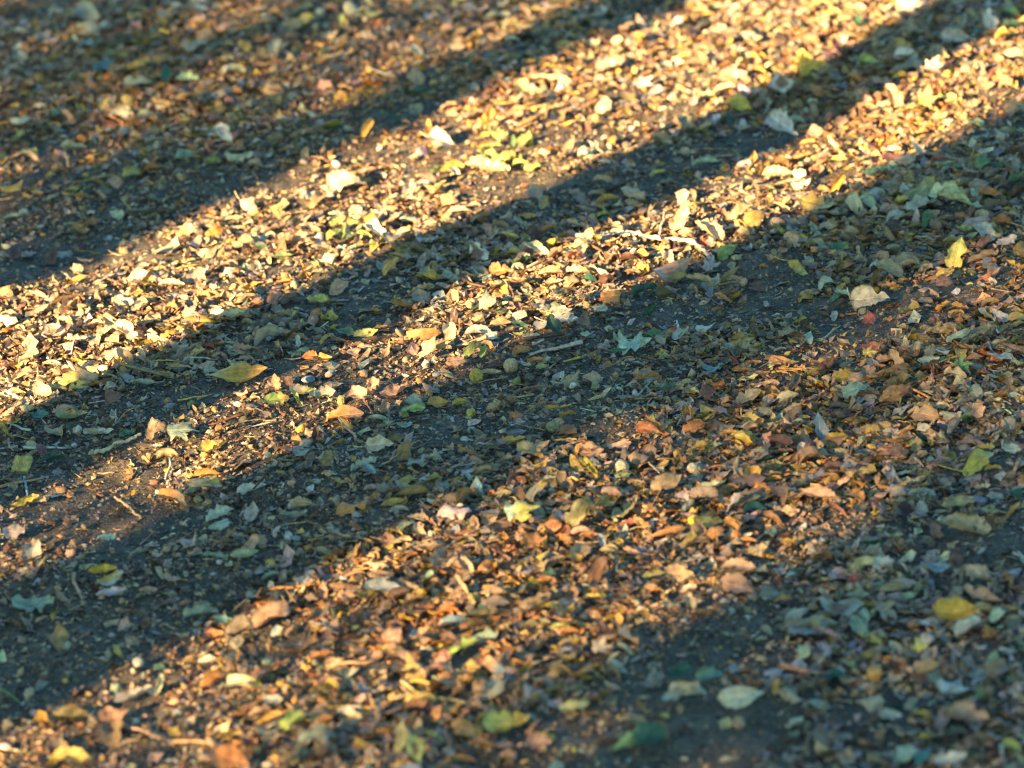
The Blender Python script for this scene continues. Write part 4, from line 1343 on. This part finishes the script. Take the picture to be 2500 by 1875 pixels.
RUST = [(1900, 700, 420, 260), (1700, 980, 350, 180), (950, 1400, 480, 280), (1900, 250, 350, 160), (850, 200, 380, 120), (300, 220, 420, 180), (1250, 1150, 260, 90)]
def image_field(P, blobs):
    px, py = proj(P); px *= .8848; py *= .8848; f = np.zeros(len(P))
    for x, y, a, b in blobs: f = np.maximum(f, np.exp(-(((px - x) / a) ** 2 + ((py - y + .3 * (px - x) * .4) / b) ** 2) ** 1.4))
    return f
foot = np.array(FOOT)
LEAFY = [(1800, 120, 520, 230), (1250, 120, 350, 160), (1950, 420, 350, 200), (2050, 800, 250, 300), (1300, 560, 330, 120), (300, 180, 420, 200), (2000, 1350, 300, 200)]
BIGGER = LEAFY + [(950, 1450, 520, 300), (700, 560, 420, 150), (1750, 950, 420, 330), (350, 720, 380, 120), (1950, 1500, 380, 250), (1150, 1100, 250, 150)]
def sized(P, rng, med, sig, lo, hi):
    return np.clip(rng.lognormal(math.log(med), sig, len(P)) * (.70 + .72 * image_field(P, BIGGER)), lo, hi)
def scatter(n, rng, keep_off=.0, bare_keep=.12, leafy=0):
    n = int(n * 2.14); xs = rng.uniform(-2.9, 2.9, n); ys = rng.uniform(3.5, 9.9, n)
    P = np.stack([xs, ys, np.zeros(n)], 1)
    w = 1 - (1 - bare_keep) * image_field(P, BARE)
    w *= np.clip(.88 + .6 * vnoise(xs * 3.3, ys * 3.3, 31) + .8 * vnoise(xs * 9, ys * 9, 32), .25, 1)
    if leafy: w *= .2 + .8 * image_field(P, BIGGER)
    px, py = proj(P); out = (px < -450) | (px > 2950) | (py < -350) | (py > 2250)
    w = np.where(out, w * .4, w)
    P = P[rng.random(n) < w]
    if keep_off:
        g = {}
        for x, y, r in foot: g.setdefault((int(x / .06), int(y / .06)), []).append((x, y, r))
        keep = np.ones(len(P), bool)
        for i, (x, y, _) in enumerate(P):
            cx, cy = int(x / .06), int(y / .06)
            for a in (-1, 0, 1):
                for b in (-1, 0, 1):
                    for fx, fy, fr in g.get((cx + a, cy + b), ()):
                        if (x - fx) ** 2 + (y - fy) ** 2 < (fr * keep_off) ** 2: keep[i] = False
        P = P[keep]
    P[:, 2] = ground_z(P[:, 0], P[:, 1])
    return P
def palette(P, rng, codes, probs, rust_codes=('org', 'brn', 'tan', 'och', 'gbr'), rp=(.20, .20, .36, .17, .07)):
    n = len(P); C = np.array([PAL[c] for c in codes])[rng.choice(len(codes), n, p=np.array(probs) / sum(probs))]
    Rc = np.array([PAL[c] for c in rust_codes])[rng.choice(len(rust_codes), n, p=np.array(rp))]
    m = rng.random(n) < .72 * image_field(P, RUST)
    C = np.where(m[:, None], Rc, C)
    return C * rng.uniform(.55, 1.15, (n, 1)) * (1 + .08 * rng.normal(size=(n, 3)))

def build_litter(name, label, templates, P, scl, tilt, codes, probs, rng, lift, mat):
    pick = rng.integers(0, len(templates), len(P)); col = palette(P, rng, codes, probs); out = []; off = 0
    Rm = rots(len(P), rng, tilt); pos = P.copy(); pos[:, 2] += lift * rng.uniform(-.3, 1.6, len(P)) * scl
    for k, (tv, tf, tuv) in enumerate(templates):
        s = pick == k
        V, F, C, UVs = instances(tv, tf, tuv, pos[s], Rm[s], scl[s], col[s]); out.append((V, F + off, C, UVs)); off += len(V)
    me = mesh_from(name, *(np.concatenate([o[i] for o in out]) for i in (0, 1, 2)), uv=np.concatenate([o[3] for o in out]), mat=mat, smooth=name not in ('chip_litter', 'crumb_debris'))
    tag(link(name, me), label, kind='stuff')
def chip_template(rng):
    k = rng.integers(4, 8); a = np.sort((np.arange(k) + rng.uniform(-.3, .3, k)) * 2 * math.pi / k); r = rng.uniform(.28, .62, k); el = rng.uniform(.3, .8)
    ring = np.stack([r * np.cos(a), r * np.sin(a) * el, np.zeros(k)], 1); mid = ring * .55
    V = np.concatenate([[[0, 0, 0]], mid, ring]); cu = rng.uniform(-.9, 1.3); be = rng.uniform(-.5, .6)
    V[:, 2] = cu * V[:, 1] ** 2 * 2 + be * V[:, 0] ** 2 * 1.5 + .05 * rng.normal(size=len(V))
    F = []
    for i in range(k):
        j = (i + 1) % k; F += [(0, 1 + i, 1 + j), (1 + i, 1 + k + i, 1 + k + j), (1 + i, 1 + k + j, 1 + j)]
    return V, np.array(F), V * 0
def curl_template(rng, kind='O'):
    V, F, uv = blade_grid(kind, rng, rng.uniform(.55, 1.2), rows=10, cols=7)
    return shape_blade(V, uv, rng, rng.uniform(.2, 1.15) * rng.choice([1, 1, -1]), rng.uniform(-.8, 1.0), rng.normal(0, .5), rng.uniform(0, .8), rng.uniform(.03, .06)), F, uv
def seed_template(rng):
    V, F = ICO1; V = V * (1 + .13 * rng.normal(size=(len(V), 1))) * [.5, rng.uniform(.28, .42), rng.uniform(.22, .36)]; return V, F, V * 0
def straw_template(rng):
    n = 5; P = np.zeros((n, 3)); P[:, 0] = np.linspace(-.5, .5, n); P[:, 1] = np.cumsum(rng.normal(0, .05, n)); P[:, 2] = np.cumsum(rng.normal(0, .02, n))
    V, F = tube(P, np.linspace(.035, .018, n) * rng.uniform(.7, 1.5), 4); return V, F, V * 0
def crumb_template(rng):
    V = np.array([1, 1, .45]) * np.array([(1, 0, 0), (-1, 0, 0), (0, 1, 0), (0, -1, 0), (0, 0, 1), (0, 0, -1.0)]) * rng.uniform(.25, .6, (6, 1))
    F = np.array([(0, 2, 4), (2, 1, 4), (1, 3, 4), (3, 0, 4), (2, 0, 5), (1, 2, 5), (3, 1, 5), (0, 3, 5)]); return V, F, V * 0
rl = np.random.default_rng(77)
GEN = (('tan', 'gbr', 'gta', 'ash', 'pale', 'cream', 'brn', 'gry', 'och', 'dbr', 'oli', 'dgr'), (.22, .18, .22, .09, .08, .04, .08, .03, .03, .04, .015, .008))
P = scatter(int(200000 * Q_CHIP), rl, .7, .16)
build_litter('chip_litter', 'small broken brown and tan leaf chips covering the soil', [chip_template(rl) for _ in range(26)], P,
             sized(P, rl, .0128, .45, .004, .036), .33, *GEN, rl, .16, MAT_LITTER)
P = scatter(int(85000 * Q_CHIP), rl, .7, .04, 1)
build_litter('curl_litter', 'small curled dry leaves and husk shells strewn among the chips', [curl_template(rl, k) for k in 'OKRO' * 8], P,
             sized(P, rl, .0180, .4, .008, .044), .36, *GEN, rl, .14, MAT_LEAF)
P = scatter(int(21000 * Q_CHIP), rl, .6, .06, 1)
build_litter('loose_leaves', 'middle sized fallen leaves strewn thinly among the litter', [curl_template(rl, k) for k in 'HOKRKOHKRO' * 3], P,
             np.clip(rl.lognormal(math.log(.033), .25, len(P)), .02, .052), .36, ('tan', 'gta', 'cream', 'pale', 'och', 'yel', 'gry', 'brn', 'org', 'lim', 'dgr', 'mint'), (.27, .19, .08, .13, .10, .02, .05, .10, .05, .005, .01, .01), rl, .2, MAT_LEAF)
P = scatter(int(6000 * Q_CHIP), rl, .7)
build_litter('seed_debris', 'small round seeds and nut shells among the litter', [seed_template(rl) for _ in range(12)], P,
             np.clip(rl.lognormal(math.log(.0125), .3, len(P)), .006, .022), .5, ('tan', 'brn', 'pale', 'och', 'gry'), (.4, .25, .15, .1, .1), rl, .22, MAT_NUT)
P = scatter(int(13000 * Q_CHIP), rl, .5, .4)
build_litter('straw_debris', 'thin broken stalks and straws among the litter', [straw_template(rl) for _ in range(16)], P,
             np.clip(rl.lognormal(math.log(.028), .45, len(P)), .01, .09), .22, ('tan', 'brn', 'dbr', 'och', 'pale'), (.3, .3, .2, .1, .1), rl, .12, MAT_WOOD)
P = scatter(int(330000 * Q_CHIP), rl, .0, .75)
build_litter('crumb_debris', 'dark soil crumbs and leaf dust lying on the ground', [crumb_template(rl) for _ in range(12)], P,
             np.clip(rl.lognormal(math.log(.0052), .5, len(P)), .002, .016), .6, ('dbr', 'brn', 'gbr', 'tan', 'gta'), (.2, .27, .25, .2, .08), rl, .3, MAT_NUT)
# ------------------------------------------------------------------ labels: what each leaf looks like and which landmark it lies beside
def zone(px, py):
    p = unproj(px, py)[0]; v = p[:2] @ NV; u = p[:2] @ U
    if v < -5.05: return 'far shade'
    if v < -4.9: return 'far shade'
    if v < -4.47: return 'broad sunlit band'
    if v < -4.24: return 'shaded strip'
    if v < -4.02: return 'narrow sunlit band'
    if v < -3.66: return 'open shade'
    if v < -3.15 and u < 4.6: return 'near dim sun'
    return 'near shade' if u < 4.6 else 'open shade'
LAND = [(r['px'], r['py'], r['short'], r['o'].name) for r in LEAVES if r['short']]
USED = {o['label'] for o in bpy.data.objects if 'label' in o.keys()} | {r['label'] for r in LEAVES if r['label']} | {x[1] for x in SMALL if x[1]}
def compose(first, px, py, name):
    L = sorted(LAND, key=lambda q: math.hypot(q[0] - px, (q[1] - py) * 1.6))
    for reach in range(6):
        for q in L[reach:reach + 2]:
            if q[3] == name: continue
            dx, dy = px - q[0], py - q[1]; d = math.hypot(dx, dy * 1.6); side = 'right' if dx > 0 else 'left'
            ways = (['beyond'] if dy < 0 else ['in front of']) if abs(dy) * 1.6 > abs(dx) * 1.2 else ['to the %s of' % side]
            ways += ['beyond and %s of' % side if dy < 0 else 'in front and %s of' % side]
            for w in ways:
                for ad in ('close ' if d < 110 else '',) + (('',) if d < 260 else ('well ',)):
                    s = '%s %s%s the %s' % (first, ad, w, q[2])
                    if len(s.split()) <= 16 and s not in USED: return s
    raise RuntimeError('no unique label for ' + first)
for r in sorted(LEAVES, key=lambda r: -r['w']):
    o = r['o']; lab = r['label']
    if not lab:
        size = 'small ' if r['w'] < 40 else ('large ' if r['w'] > 75 else '')
        c = r['color'].split('/'); cw = COLWORD[c[0]] + (' and ' + COLWORD[c[1]] if len(c) > 1 else '')
        pose = ' standing up' if r['tilt'] >= 48 else (' curled up' if abs(r['curl']) >= .5 and r['kind'] != 'R' else '')
        lab = compose(size + cw + ' ' + r['noun'] + pose, r['px'], r['py'], o.name)
        USED.add(lab)
    tag(o, lab, r['nshort'], {'H': 'heart shaped leaves', 'O': 'oval leaves', 'M': 'lobed leaves', 'K': 'ragged leaves', 'P': 'broken leaf pieces', 'R': 'rolled leaves'}[r['kind']])
for ob, lab, c, cat in SMALL:
    if not lab:
        lab = compose('thin %s %s lying' % (COLWORD[c], cat), ob['_px'], ob['_py'], ob.name); USED.add(lab)
    tag(ob, lab, cat, 'twigs and stalks'); del ob['_px']; del ob['_py']
